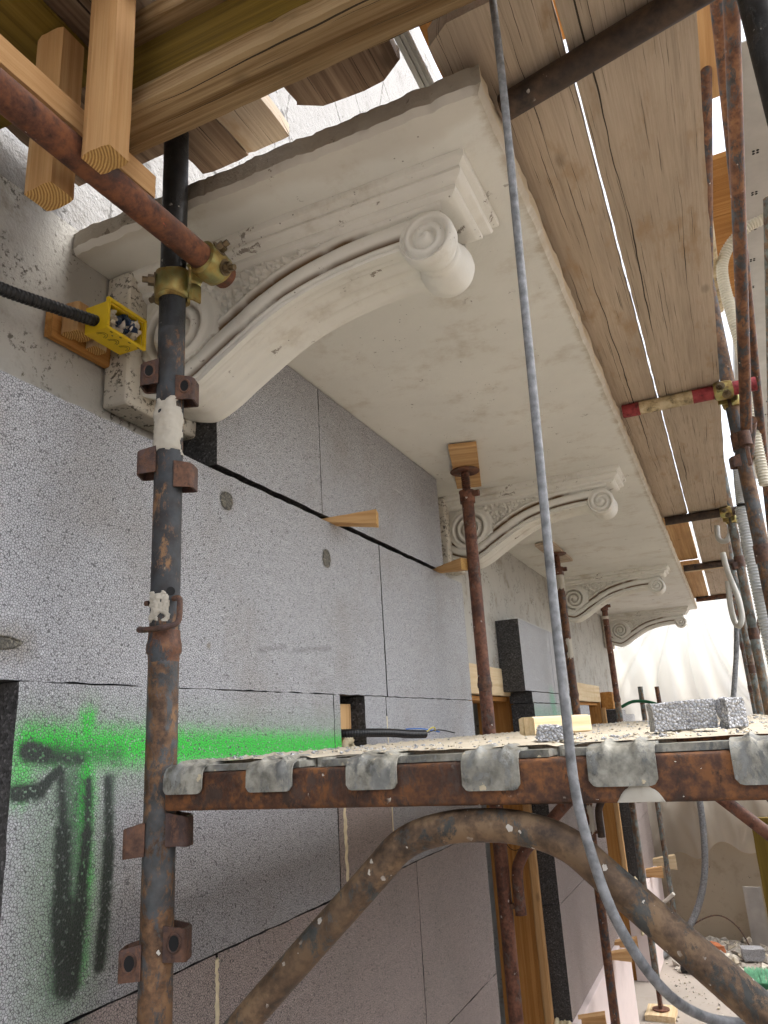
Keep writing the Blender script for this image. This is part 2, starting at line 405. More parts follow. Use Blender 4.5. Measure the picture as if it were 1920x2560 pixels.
M['rust_low'] = rusty('rust_over_blue_paint', (0.135, 0.072, 0.036), (0.25, 0.14, 0.068), (0.05, 0.058, 0.062), 0.58, 0.2)
M['rust_arch'] = rusty('rusty_arch_tube', (0.105, 0.064, 0.036), (0.21, 0.135, 0.075), (0.045, 0.05, 0.048), 0.25, 0.7, (0.5, 0.46, 0.4))
M['rust_beam'] = rusty('heavily_rusted_beam', (0.085, 0.036, 0.018), (0.24, 0.098, 0.032), (0.045, 0.026, 0.018), 0.3, 0.45)
M['rust_clip'] = rusty('rust_clip', (0.10, 0.05, 0.032), (0.19, 0.095, 0.055), (0.06, 0.035, 0.03), 0.4, 0.2)
M['black_tube'] = rusty('black_painted_tube', (0.02, 0.018, 0.016), (0.04, 0.034, 0.028), (0.012, 0.013, 0.014), 0.9, 0.05, rough=0.45)
M['brown_tube'] = rusty('dark_brown_tube', (0.055, 0.035, 0.024), (0.10, 0.064, 0.042), None, 0, 0.05)
M['red_paint'] = rusty('red_tube_paint', (0.26, 0.03, 0.035), (0.36, 0.055, 0.06), None, 0, 0.1)
M['white_paint'] = rusty('dirty_white_tube_paint', (0.50, 0.39, 0.22), (0.66, 0.56, 0.37), (0.10, 0.065, 0.035), 0.0, 0.05)
M['green_tube'] = rusty('grey_green_rusty_tube', (0.16, 0.095, 0.055), (0.26, 0.17, 0.10), (0.13, 0.155, 0.15), 0.6, 0.2)
M['cast'] = plain('dark_cast_clamp', (0.05, 0.04, 0.03), 0.5, 0.6, 0.4)
def brass():
    t = NT('yellow_zinc_plating')
    v = t.coord()
    n = t.noise(v, 30, 4)
    c = t.ramp(n, [(0.3, (0.16, 0.10, 0.035)), (0.46, (0.34, 0.245, 0.08)), (0.6, (0.30, 0.295, 0.12)), (0.75, (0.26, 0.17, 0.09))])
    return t.done(c, t.ramp(n, [(0.35, 0.62), (0.6, 0.32)]), t.bump(n, 0.3, 0.003), 0.75, 0.5)
M['brass'] = brass()
M['bolt'] = plain('bolt_steel', (0.16, 0.12, 0.07), 0.4, 0.8, 0.3)
M['galv'] = rusty('dirty_galvanised_steel', (0.25, 0.24, 0.20), (0.42, 0.405, 0.345), (0.19, 0.195, 0.185), 0.35, 0.6, (0.55, 0.47, 0.32), metal=0.25, rough=0.5)
M['galv_clean'] = plain('galvanised_sheet', (0.46, 0.46, 0.43), 0.5, 0.3, 0.12, 6)
M['cable'] = plain('grey_cable_sheath', (0.19, 0.195, 0.20), 0.6, 0, 0.5, 70, 0.5)
M['black_plastic'] = plain('black_corrugated_plastic', (0.014, 0.014, 0.015), 0.4, 0, 0.3, 30, 0.1)
M['white_hose'] = plain('cream_corrugated_plastic', (0.62, 0.585, 0.47), 0.5, 0, 0.08)
M['grey_hose'] = plain('grey_corrugated_plastic', (0.50, 0.52, 0.52), 0.45, 0, 0.08)
M['pvc'] = plain('grey_pvc_pipe', (0.50, 0.49, 0.44), 0.45, 0, 0.08)
M['box_yellow'] = plain('yellow_plastic', (0.72, 0.50, 0.015), 0.45, 0, 0.08, 20, 0.1)
M['box_line'] = plain('embossed_outline', (0.12, 0.085, 0.01), 0.6)
M['packing'] = plain('crumpled_packing_white', (0.62, 0.57, 0.48), 0.6, 0, 0.4, 25, 0.4)
M['packing_blue'] = plain('crumpled_packing_blue', (0.03, 0.055, 0.11), 0.5, 0, 0.4, 25)
M['wire_blue'] = plain('blue_wire', (0.02, 0.13, 0.5), 0.4)
M['wire_yellow'] = plain('yellow_wire', (0.6, 0.5, 0.05), 0.4)
M['green_plastic'] = plain('green_plastic', (0.02, 0.13, 0.06), 0.45)
M['green_bristle'] = plain('green_bristle', (0.12, 0.36, 0.2), 0.6, 0, 0.35, 40)
M['brick_red'] = plain('broken_brick', (0.46, 0.16, 0.07), 0.9, 0, 0.25, 30, 0.8)
M['grey_panel'] = plain('grey_board', (0.36, 0.34, 0.31), 0.8, 0, 0.1)
M['door_panel'] = plain('pale_grey_door_panel', (0.46, 0.43, 0.40), 0.7, 0, 0.05, 4)
M['ink'] = plain('black_ink', (0.012, 0.011, 0.01), 0.7)
M['screen'] = wood('added_screen_plywood', (0.22, 0.125, 0.085), (0.32, 0.195, 0.14), (0.40, 0.26, 0.19), 0.0, 0.3)
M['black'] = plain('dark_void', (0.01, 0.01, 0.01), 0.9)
M['orange_plastic'] = plain('orange_plastic', (0.8, 0.14, 0.01), 0.4)

def sheet_mat():
    t = NT('clear_plastic_sheet')
    t.t.nodes.remove(t.b)
    v = t.coord('Object', False)
    tr = t.n('ShaderNodeBsdfTranslucent'); tr.inputs['Color'].default_value = (0.90, 0.86, 0.78, 1)
    df = t.n('ShaderNodeBsdfDiffuse'); df.inputs['Color'].default_value = (0.78, 0.72, 0.62, 1)
    tp = t.n('ShaderNodeBsdfTransparent'); tp.inputs['Color'].default_value = (0.97, 0.95, 0.92, 1)
    gl = t.n('ShaderNodeBsdfGlossy'); gl.inputs['Roughness'].default_value = 0.22
    m1 = t.n('ShaderNodeMixShader'); m1.inputs[0].default_value = 0.35
    t.l(tr.outputs[0], m1.inputs[1]); t.l(df.outputs[0], m1.inputs[2])
    m2 = t.n('ShaderNodeMixShader')
    m2.inputs[0].default_value = 0.42
    t.l(m1.outputs[0], m2.inputs[1]); t.l(tp.outputs[0], m2.inputs[2])
    m3_ = t.n('ShaderNodeMixShader'); m3_.inputs[0].default_value = 0.09
    t.l(m2.outputs[0], m3_.inputs[1]); t.l(gl.outputs[0], m3_.inputs[2])
    b = t.bump(t.noise(t.scale(v, (2.5, 1, 0.7)), 2.0, 4), 0.5, 0.05)
    for nd in (tr, df, gl): t.l(b, nd.inputs['Normal'])
    t.l(m3_.outputs[0], t.out.inputs['Surface'])
    return t.m
M['sheet'] = sheet_mat()

# ------------------------------------------------------------------ object helpers
COL = scene.collection
WM = {}
def mesh_of(bm, name, mats, smooth=None):
    me = bpy.data.meshes.new(name)
    bm.normal_update()
    bm.to_mesh(me); bm.free()
    for m in (mats if isinstance(mats, (list, tuple)) else [mats]):
        me.materials.append(M[m])
    if smooth is not None:
        for p in me.polygons: p.use_smooth = True
        if smooth > 0:
            me.set_sharp_from_angle(angle=R(smooth))
    return me
def place(name, me, parent=None, mw=None):
    o = bpy.data.objects.new(name, me)
    COL.objects.link(o)
    mw = mw or Matrix()
    WM[o] = mw.copy()
    if parent is not None:
        o.parent = parent
        o.matrix_parent_inverse = Matrix()
        o.matrix_basis = WM[parent].inverted() @ mw
    else:
        o.matrix_basis = mw
    return o
def T(x, y, z): return Matrix.Translation((x, y, z))
def thing(name, label, cat, loc=(0, 0, 0), group=None):
    o = place(name, None, None, T(*loc))
    tag(o, label, cat, group)
    return o
def tag(o, label=None, cat=None, group=None, kind=None):
    if label: o['label'] = label
    if cat: o['category'] = cat
    if group: o['group'] = group
    if kind: o['kind'] = kind
    return o

def bm_box(bm, lo, hi, bev=0.0, seg=1):
    vs = [bm.verts.new((x, y, z)) for x in (lo[0], hi[0]) for y in (lo[1], hi[1]) for z in (lo[2], hi[2])]
    fs = [bm.faces.new([vs[i] for i in f]) for f in ((0, 1, 3, 2), (4, 6, 7, 5), (0, 4, 5, 1), (2, 3, 7, 6), (0, 2, 6, 4), (1, 5, 7, 3))]
    if bev > 0:
        es = list({e for f in fs for e in f.edges})
        bmesh.ops.bevel(bm, geom=es, offset=bev, segments=seg, profile=0.6, affect='EDGES')
    return fs
def box(name, lo, hi, mat, parent=None, bev=0.003, seg=1, origin=None, smooth=None):
    """axis-aligned block; its own origin sits at the low corner unless given"""
    og = Vector(origin if origin is not None else lo)
    bm = bmesh.new()
    bm_box(bm, Vector(lo) - og, Vector(hi) - og, bev, seg)
    return place(name, mesh_of(bm, name, mat, smooth), parent, T(*og))

def frame_to(p0, p1, up=(0, 0, 1)):
    d = (Vector(p1) - Vector(p0)); L = d.length; d.normalize()
    u = Vector(up)
    if abs(d.dot(u)) > 0.98: u = Vector((1, 0, 0))
    x = u.cross(d).normalized(); y = d.cross(x)
    m = Matrix((x, y, d)).transposed().to_4x4()
    m.translation = Vector(p0)
    return m, L
def bm_ring_tube(bm, pts, radii, n=20, cap=True, wob=0.0):
    """tube through points (local) with a radius for each; parallel-transport frame"""
    pts = [Vector(p) for p in pts]
    if not hasattr(radii, '__len__'): radii = [radii] * len(pts)
    tang = []
    for i in range(len(pts)):
        a = pts[max(i - 1, 0)]; b = pts[min(i + 1, len(pts) - 1)]
        tang.append((b - a).normalized())
    u = Vector((0, 0, 1)) if abs(tang[0].z) < 0.9 else Vector((1, 0, 0))
    x = u.cross(tang[0]).normalized()
    rings = []
    for i, p in enumerate(pts):
        t_ = tang[i]
        x = (x - t_ * x.dot(t_)).normalized(); y = t_.cross(x)
        rr = radii[i]
        ring = []
        for k in range(n):
            a = 2 * math.pi * k / n
            w = 1 + (wob * (random.random() - 0.5) if wob else 0)
            ring.append(bm.verts.new(p + (x * math.cos(a) + y * math.sin(a)) * rr * w))
        rings.append(ring)
    for i in range(len(rings) - 1):
        for k in range(n):
            bm.faces.new((rings[i][k], rings[i][(k + 1) % n], rings[i + 1][(k + 1) % n], rings[i + 1][k]))
    if cap:
        bm.faces.new(list(reversed(rings[0]))); bm.faces.new(rings[-1])
    return rings
def tube(name, p0, p1, r, mat, parent=None, n=24, hollow=False, mid=0):
    m, L = frame_to(p0, p1)
    bm = bmesh.new()
    if hollow:
        bm_ring_tube(bm, [(0, 0, 0.05), (0, 0, 0), (0, 0, 0), (0, 0, L), (0, 0, L), (0, 0, L - 0.05)], [r * .86, r * .86, r, r, r * .86, r * .86], n, True)
    else:
        bm_ring_tube(bm, [(0, 0, 0), (0, 0, L)], r, n)
    return place(name, mesh_of(bm, name, mat, 40), parent, m)
def path_tube(name, pts, r, mat, parent=None, n=14, sub=6):
    pts = spline(pts, sub)
    o = Vector(pts[0])
    bm = bmesh.new()
    bm_ring_tube(bm, [Vector(p) - o for p in pts], r, n)
    return place(name, mesh_of(bm, name, mat, 50), parent, T(*o))
def spline(pts, sub=6):
    pts = [Vector(p) for p in pts]
    if sub <= 1: return pts
    out = []
    for i in range(len(pts) - 1):
        p0 = pts[max(i - 1, 0)]; p1 = pts[i]; p2 = pts[i + 1]; p3 = pts[min(i + 2, len(pts) - 1)]
        for k in range(sub):
            t = k / sub
            out.append(0.5 * ((2 * p1) + (p2 - p0) * t + (2 * p0 - 5 * p1 + 4 * p2 - p3) * t * t + (3 * p1 - p0 - 3 * p2 + p3) * t ** 3))
    out.append(pts[-1])
    return out
def corrugated(name, pts, r, mat, pitch=0.006, parent=None, n=14, depth=0.14):
    pts = spline(pts, 24)
    # resample by arc length
    L = [0]
    for a, b in zip(pts, pts[1:]): L.append(L[-1] + (b - a).length)
    tot = L[-1]; step = pitch / 4; cnt = int(tot / step)
    res, rad, j = [], [], 0
    for i in range(cnt + 1):
        s = i * step
        while j < len(L) - 2 and L[j + 1] < s: j += 1
        f = (s - L[j]) / max(L[j + 1] - L[j], 1e-9)
        res.append(pts[j].lerp(pts[j + 1], min(f, 1)))
        rad.append(r * (1 - depth * (1 if i % 4 in (0,) else (0.5 if i % 4 in (1, 3) else 0))))
    o = Vector(res[0])
    bm = bmesh.new()
    bm_ring_tube(bm, [p - o for p in res], rad, n)
    return place(name, mesh_of(bm, name, mat, 60), parent, T(*o))
def lathe(bm, prof, n=24, axis='Z', c=(0, 0, 0)):
    rings = []
    for (r, h) in prof:
        ring = []
        for k in range(n):
            a = 2 * math.pi * k / n
            if axis == 'Z': p = (c[0] + r * math.cos(a), c[1] + r * math.sin(a), c[2] + h)
            elif axis == 'Y': p = (c[0] + r * math.cos(a), c[1] + h, c[2] - r * math.sin(a))
            else: p = (c[0] + h, c[1] + r * math.cos(a), c[2] + r * math.sin(a))
            ring.append(bm.verts.new(p))
        rings.append(ring)
    for i in range(len(rings) - 1):
        for k in range(n):
            bm.faces.new((rings[i][k], rings[i][(k + 1) % n], rings[i + 1][(k + 1) % n], rings[i + 1][k]))
    bm.faces.new(list(reversed(rings[0]))); bm.faces.new(rings[-1])
    return rings

def plank(name, x0, x1, y0, y1, z0, z1, mat, parent=None, jit=0.002, seed=0, axis='Y', round_near=0.0, round_far=0.0, end_mat=None, wob=0.004):
    """board whose grain runs along local X; axis = world direction of its length"""
    rr = random.Random(seed * 13 + 5)
    if axis == 'Y': L, W = y1 - y0, x1 - x0
    elif axis == 'X': L, W = x1 - x0, y1 - y0
    else: L, W = z1 - z0, x1 - x0
    H = (z1 - z0) if axis != 'Z' else (y1 - y0)
    nseg = max(6, int(L / 0.035)); nseg = min(nseg, 90)
    nw = 5
    bm = bmesh.new()
    rows = []
    for i in range(nseg + 1):
        u = i / nseg * L
        ja, jb = (rr.random() - .5) * jit * 2, (rr.random() - .5) * jit * 2
        row = []
        for k in range(nw + 1):
            w = k / nw
            y = (w - 0.5) * W
            if k == 0: y += ja
            if k == nw: y += jb
            uu = u
            e = abs(w - 0.5) * 2
            if i == 0: uu += round_near * (e ** 4) + (rr.random() - .3) * wob
            if i == nseg: uu -= round_far * (e ** 4) + (rr.random() - .3) * wob
            if i == 1 and round_near: uu = max(uu, round_near * (e ** 4) + .006)
            if i == nseg - 1 and round_far: uu = min(uu, L - round_far * (e ** 4) - .006)
            ch = 0.003 if k in (0, nw) else 0.0
            dz = mnoise.noise(Vector((u * 3 + seed, y * 9, 0))) * 0.0015
            row.append((bm.verts.new((uu, y, ch + dz)), bm.verts.new((uu, y, H - ch + dz))))
        rows.append(row)
    for i in range(nseg):
        for k in range(nw):
            a, b, c, d = rows[i][k], rows[i + 1][k], rows[i + 1][k + 1], rows[i][k + 1]
            bm.faces.new((a[0], d[0], c[0], b[0])); bm.faces.new((a[1], b[1], c[1], d[1]))
        bm.faces.new((rows[i][0][0], rows[i + 1][0][0], rows[i + 1][0][1], rows[i][0][1]))
        bm.faces.new((rows[i][nw][0], rows[i][nw][1], rows[i + 1][nw][1], rows[i + 1][nw][0]))
    for k in range(nw):
        f1 = bm.faces.new((rows[0][k][0], rows[0][k][1], rows[0][k + 1][1], rows[0][k + 1][0]))
        f2 = bm.faces.new((rows[-1][k][0], rows[-1][k + 1][0], rows[-1][k + 1][1], rows[-1][k][1]))
        if end_mat: f1.material_index = f2.material_index = 1
    bmesh.ops.recalc_face_normals(bm, faces=bm.faces)
    me = mesh_of(bm, name, [mat, end_mat] if end_mat else mat)
    if axis == 'Y':
        mw = T((x0 + x1) / 2, y0, z0) @ Matrix(((0, -1, 0, 0), (1, 0, 0, 0), (0, 0, 1, 0), (0, 0, 0, 1)))
    elif axis == 'X':
        mw = T(x0, (y0 + y1) / 2, z0)
    else:
        mw = T((x0 + x1) / 2, y0, z0) @ Matrix(((0, 1, 0, 0), (0, 0, 1, 0), (1, 0, 0, 0), (0, 0, 0, 1)))
    return place(name, me, parent, mw)

def rough_block(name, size, mat, mw, parent=None, n=8, amp=0.006, seed=0, freq=14, pieces=None):
    """block with torn faces"""
    bm = bmesh.new()
    bmesh.ops.create_cube(bm, size=1.0)
    bmesh.ops.subdivide_edges(bm, edges=list(bm.edges), cuts=n, use_grid_fill=True)
    for v in bm.verts:
        p = Vector((v.co.x * size[0], v.co.y * size[1], v.co.z * size[2]))
        d = mnoise.noise_vector(p * freq + Vector((seed, seed * 2, 3)))
        e = mnoise.noise_vector(p * freq * 4 + Vector((seed, 1, 3)))
        v.co = p + d * amp + e * amp * 0.4
    return place(name, mesh_of(bm, name, mat, 35), parent, mw)

WALL = -1.13      # plaster face
EPS = -1.0        # face of the insulation boards
GZ = -2.05        # ground
# ------------------------------------------------------------------ ground
bm = bmesh.new()
gx = [-400, -60, -8, -2.5] + list(np.linspace(-1.6, 1.6, 26)) + [2.5, 8, 60, 400]
gy = [-400, -60, -8, -2] + list(np.linspace(0, 9, 50)) + [12, 20, 60, 400]
gv = [[bm.verts.new((x, y, GZ + (0.012 * mnoise.noise(Vector((x * 2, y * 2, 0))) if abs(x) < 2 else 0))) for y in gy] for x in gx]
for i in range(len(gx) - 1):
    for j in range(len(gy) - 1):
        bm.faces.new((gv[i][j], gv[i + 1][j], gv[i + 1][j + 1], gv[i][j + 1]))
tag(place('ground', mesh_of(bm, 'ground', 'ground', 0)), kind='structure')

# ------------------------------------------------------------------ the house wall with its insulation
house = thing('house_wall', 'plastered house wall being clad in grey polystyrene boards, under the balcony', 'wall', (WALL, 0, GZ))
def wall_piece(y0, y1, z0, z1, mat='plaster', name='wall_plaster', t=0.3, res=0.05, x=WALL, amp=1.0):
    """slightly uneven plaster face with thickness"""
    bm = bmesh.new()
    ny, nz = max(2, int((y1 - y0) / res)), max(2, int((z1 - z0) / res))
    g = []
    for i in range(ny + 1):
        r_ = []
        for k in range(nz + 1):
            y = y0 + (y1 - y0) * i / ny; z = z0 + (z1 - z0) * k / nz
            d = 0 if (i in (0, ny) or k in (0, nz)) else 0.004 * mnoise.noise(Vector((y * 4, z * 4, 1))) + 0.002 * mnoise.noise(Vector((y * 15, z * 15, 1))) + 0.0022 * (amp - 1) * mnoise.noise(Vector((y * 48, z * 48, 1)))
            r_.append(bm.verts.new((d, y, z - GZ)))
        g.append(r_)
    for i in range(ny):
        for k in range(nz):
            bm.faces.new((g[i][k], g[i + 1][k], g[i + 1][k + 1], g[i][k + 1]))
    b = [bm.verts.new((-t, y, z - GZ)) for y, z in ((y0, z0), (y1, z0), (y1, z1), (y0, z1))]
    bm.faces.new((b[0], b[3], b[2], b[1]))
    for (a, c, line) in ((b[0], b[1], [g[i][0] for i in range(ny + 1)]), (b[1], b[2], g[ny]), (b[2], b[3], [g[i][nz] for i in range(ny, -1, -1)]), (b[3], b[0], list(reversed(g[0])))):
        bm.faces.new([a, c] + list(reversed(line)))
    bmesh.ops.recalc_face_normals(bm, faces=bm.faces)
    return place(name, mesh_of(bm, name, mat, 0 if False else 50), house, T(x, 0, GZ))
wall_piece(-2.0, 0.70, 0.16, 1.085)                       # above the near window
wall_piece(-2.0, -0.6, GZ, 0.16)
wall_piece(0.70, 3.10, GZ, 1.085)
wall_piece(3.10, 4.24, 0.17, 1.085)
wall_piece(4.24, 5.80, GZ, 1.085)
wall_piece(5.80, 7.16, 0.17, 1.085)
wall_piece(7.16, 8.55, GZ, 1.085)
wall_piece(-2.0, 0.45, 1.0852, 4.2, 'plaster_white', 'upper_wall', res=0.12)
wall_piece(0.45, 2.6, 1.0852, 1.7, 'plaster_white', 'upper_wall', res=0.011, amp=2.2)
wall_piece(2.6, 8.55, 1.0852, 1.7, 'plaster_white', 'upper_wall', res=0.12)
wall_piece(0.45, 8.55, 1.7, 4.2, 'plaster_white', 'upper_wall', res=0.12)

def panel(y0, y1, z0, z1, mat='eps', x=EPS, x0=WALL + 0.004, name='insulation_board', jit=0.0015, seed=0):
    """one board: bleached front, dark cut edges"""
    rr = random.Random(seed + int(y0 * 100) + int(z0 * 1000))
    g = 0.0007
    y0 += g; y1 -= g; z0 += g; z1 -= g
    bm = bmesh.new()
    def edge(a, b, n, fixed, along):
        return [(a + (b - a) * i / n, fixed + (rr.random() - .5) * 2 * jit if 0 < i < n else fixed) for i in range(n)]
    ny = max(4, int((y1 - y0) / 0.03)); nz = max(4, int((z1 - z0) / 0.03))
    loop = [(u, v) for u, v in edge(y0, y1, ny, z0, 0)]
    loop += [(v, u) for u, v in edge(z0, z1, nz, y1, 1)]
    loop += [(u, v) for u, v in edge(y1, y0, ny, z1, 0)]
    loop += [(v, u) for u, v in edge(z1, z0, nz, y0, 1)]
    F = [bm.verts.new((x, y, z)) for y, z in loop]
    B = [bm.verts.new((x0, y, z)) for y, z in loop]
    bm.faces.new(F)
    bm.faces.new(list(reversed(B)))
    for i in range(len(loop)):
        j = (i + 1) % len(loop)
        f = bm.faces.new((F[i], B[i], B[j], F[j])); f.material_index = 1
    bmesh.ops.recalc_face_normals(bm, faces=bm.faces)
    og = Vector((x, 0, 0))
    for v in bm.verts: v.co -= og
    return place(name, mesh_of(bm, name, [mat, 'eps_cut']), house, T(*og))
# row under the slab
panel(1.335, 1.832, 0.617, 1.016, seed=1)
panel(1.834, 2.848, 0.617, 1.016, seed=2)
# second row
panel(-0.25, 0.05, 0.11, 0.603)
panel(0.05, 2.215, 0.11, 0.603, 'eps_mid', seed=4)
panel(2.221, 3.068, 0.11, 0.603, seed=5)
# third row: sprayed board, cable slot, two more
panel(0.842, 1.858, -0.39, 0.1092, 'eps_spray', seed=6)
panel(1.860, 1.897, -0.06, 0.1092, 'eps_spray', seed=7)
panel(1.862, 2.203, -0.39, -0.062, 'eps_warm_light', seed=8)
panel(2.052, 2.203, -0.060, 0.1092, seed=9)
panel(2.206, 3.070, -0.39, 0.1092, seed=10)
# below the deck
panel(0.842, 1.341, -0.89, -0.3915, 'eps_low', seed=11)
panel(1.347, 2.364, -0.89, -0.3915, 'eps_warm_light', seed=12)
panel(2.367, 3.072, -0.89, -0.3915, 'eps_warm_light', seed=13)
panel(0.842, 2.02, -1.41, -0.8915, 'eps_warm_light', seed=14)
panel(2.022, 3.072, -1.41, -0.8915, 'eps_warm_light', seed=15)
# pier between the two openings
panel(3.975, 4.70, 0.172, 0.55, 'eps_far', seed=16)
panel(4.703, 5.28, 0.172, 0.55, seed=17)
panel(4.11, 4.70, 0.112, 0.169, 'eps_far', seed=40)
panel(4.703, 5.28, 0.112, 0.169, seed=41)
panel(4.125, 5.20, -0.39, 0.109, 'eps_far', seed=18)
panel(5.203, 5.80, -0.39, 0.109, seed=19)
panel(4.20, 5.80, -0.89, -0.3915, 'eps_warm_light', seed=20)
panel(4.20, 5.80, -1.41, -0.8915, 'eps_warm_light', seed=21)
# last pier by the end wall
panel(7.20, 7.75, -0.39, 0.085, 'eps_far', seed=22)
panel(7.753, 8.42, -0.39, 0.04, seed=23)
panel(7.20, 8.42, -0.89, -0.3915, 'eps_warm_light', seed=24)
panel(7.20, 8.42, -1.36, -0.8915, 'eps_warm_light', seed=25)
# base course of pale extruded foam
for y0, y1, z1 in ((0.842, 3.08, -1.414), (4.20, 5.98, -1.414), (7.10, 8.40, -1.364)):
    nb = max(1, round((y1 - y0) / 1.0))
    for i in range(nb):
        box('base_board', (WALL + 0.004, y0 + (y1 - y0) * i / nb + 0.0015, GZ + 0.002), (EPS + 0.03, y0 + (y1 - y0) * (i + 1) / nb - 0.0015, z1), 'xps', house, 0.003)

def foam_bead(pts, r, seed, w=0.5):
    """bead of squeezed-out foam running along a joint"""
    rr = random.Random(seed)
    pp = spline(pts, 14)
    o = pp[0].copy()
    bm = bmesh.new()
    rad = []
    for i in range(len(pp)):
        a = 0.5 + 0.5 * mnoise.noise(Vector((i * 0.22, seed, 0))) + 0.35 * mnoise.noise(Vector((i * 0.7, seed, 4)))
        rad.append(max(0.0012, r * (0.25 + a * w * 1.5)))
    bm_ring_tube(bm, [p - o + Vector((0, (rr.random() - .5) * r * .5, 0)) for p in pp], rad, 10)
    for v in bm.verts: v.co.x = v.co.x * 0.6
    return place('foam_bead', mesh_of(bm, 'foam_bead', 'foam', 0), house, T(*o))
foam_bead([(EPS, 1.898, -0.14), (EPS, 1.897, -0.25), (EPS, 1.900, -0.385)], 0.011, 1)
foam_bead([(EPS, 2.204, -0.14), (EPS, 2.203, -0.37)], 0.004, 2)
foam_bead([(EPS, 1.344, -0.40), (EPS, 1.345, -0.47), (EPS, 1.346, -0.60)], 0.008, 3)
foam_bead([(EPS, 2.204, 0.05), (EPS, 2.204, -0.05)], 0.004, 4)
foam_bead([(EPS - 0.03, 1.965, -0.05), (EPS - 0.045, 2.0, 0.0), (EPS - 0.04, 2.03, -0.04)], 0.024, 5)
foam_bead([(EPS - 0.01, 4.20, -1.42), (EPS - 0.07, 4.19, -1.425), (WALL, 4.19, -1.42)], 0.03, 6)
foam_bead([(EPS, 5.98, -1.50), (EPS - 0.02, 5.99, -1.7), (EPS - 0.02, 5.98, -2.0)], 0.035, 7)
foam_bead([(EPS - 0.02, 7.2, -1.36), (EPS - 0.07, 7.19, -1.30), (EPS - 0.1, 7.19, -1.37)], 0.03, 8)
foam_bead([(EPS - 0.03, 7.08, -1.42), (EPS - 0.03, 7.08, -1.7)], 0.03, 9)

# timber door linings and boards in the openings
def lining(y0, y1, z1):
    w = 0.06
    plank('door_jamb', WALL - 0.20, WALL + 0.0, y1 - 0.035, y1 - 0.001, GZ, z1, 'w_orange', house, 0.0005, 31, 'Z')
    plank('jamb_edge', WALL + 0.002, WALL + 0.042, y1 - 0.042, y1 - 0.002, GZ, z1 - 0.06, 'w_fresh', house, 0.0005, 32, 'Z')
    plank('door_jamb', WALL - 0.20, WALL + 0.0, y0 + 0.001, y0 + 0.035, GZ, z1, 'w_orange', house, 0.0005, 33, 'Z')
    plank('lintel_board', WALL - 0.02, WALL + 0.012, y0 - 0.1, y1 - 0.03, z1 - 0.012, z1 + 0.13, 'w_pale', house, 0.003, 34, 'Y')
    plank('door_head', WALL - 0.20, WALL - 0.021, y0 + 0.036, y1 - 0.036, z1 - 0.04, z1 - 0.013, 'w_orange', house, 0.0005, 35, 'Y')
    box('door_panel', (WALL - 0.17, y0 + 0.04, GZ), (WALL - 0.14, y1 - 0.30, z1 - 0.05), 'door_panel', house)
lining(3.10, 4.195, 0.165)
lining(5.80, 7.155, 0.165)
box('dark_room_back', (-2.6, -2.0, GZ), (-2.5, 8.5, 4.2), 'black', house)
box('opening_board', (WALL - 0.13, 5.85, GZ), (WALL - 0.10, 6.95, 0.10), 'eps', house)
plank('short_board', WALL + 0.005, EPS - 0.02, 7.16, 7.5, 0.09, 0.24, 'w_orange', house, 0.001, 36, 'Y')
# stud showing in the cable slot
plank('stud', -1.115, -1.045, 1.925, 2.050, -0.055, 0.088, 'w_fresh', house, 0.0008, 37, 'Z')
# pencilled mark in a circle on the door jamb
def text_obj(body, size, mat, mw, parent, ext=0.0004):
    cu = bpy.data.curves.new('lettering', 'FONT'); cu.body = body; cu.size = size; cu.extrude = ext
    cu.align_x = 'CENTER'; cu.align_y = 'CENTER'
    tmp = bpy.data.objects.new('lettering', cu); COL.objects.link(tmp)
    dg = bpy.context.evaluated_depsgraph_get()
    me = bpy.data.meshes.new_from_object(tmp.evaluated_get(dg))
    COL.objects.unlink(tmp); bpy.data.objects.remove(tmp)
    me.materials.clear(); me.materials.append(M[mat])
    return place('lettering', me, parent, mw)
jm = Matrix(((1, 0, 0, WALL - 0.055), (0, 0, -1, 4.1585), (0, 1, 0, -0.565), (0, 0, 0, 1)))
text_obj('T3', 0.075, 'ink', jm, house)
bm = bmesh.new()
ring_pts = [(0.058 * math.cos(a), 0, 0.062 * math.sin(a) * (1 + 0.08 * math.sin(2 * a))) for a in np.linspace(0.3, 2 * math.pi - 0.05, 30)]
bm_ring_tube(bm, ring_pts, 0.002, 6)
place('mark_ring', mesh_of(bm, 'mark_ring', 'ink', 0), house, T(WALL - 0.055, 4.159, -0.565))
# metal drip profile lying on top of the pier boards
bm = bmesh.new()
for lo, hi in (((0, 0, 0), (0.045, 0.75, 0.002)), ((0, 0, 0.002), (0.002, 0.75, 0.03)), ((0.043, 0, 0.002), (0.045, 0.75, 0.03))):
    bm_box(bm, lo, hi)
place('metal_profile', mesh_of(bm, 'metal_profile', 'galv_clean'), house, T(-1.10, 4.12, 0.553))
# two holes knocked in the boards: torn pits with a rim of crumbs
def pit(y, z, ry, rz, seed):
    bm = bmesh.new()
    n = 22
    rings = []
    for k, (f, d) in enumerate(((1.15, 0.0012), (1.0, 0.002), (0.85, 0.0005), (0.5, -0.0), (0.2, 0.0008))):
        ring = []
        for i in range(n):
            a = 2 * math.pi * i / n
            w = f * (1 + 0.22 * mnoise.noise(Vector((math.cos(a) * 2, math.sin(a) * 2, seed))))
            ring.append(bm.verts.new((d + 0.0006 + 0.002 * max(0, mnoise.noise(Vector((a * 3, f * 5, seed)))), ry * w * math.cos(a), rz * w * math.sin(a))))
        rings.append(ring)
    for a_, b_ in zip(rings, rings[1:]):
        for i in range(n):
            bm.faces.new((a_[i], a_[(i + 1) % n], b_[(i + 1) % n], b_[i]))
    bm.faces.new(rings[-1])
    return place('torn_pit', mesh_of(bm, 'torn_pit', 'pitmat', 30), house, T(EPS, y, z))
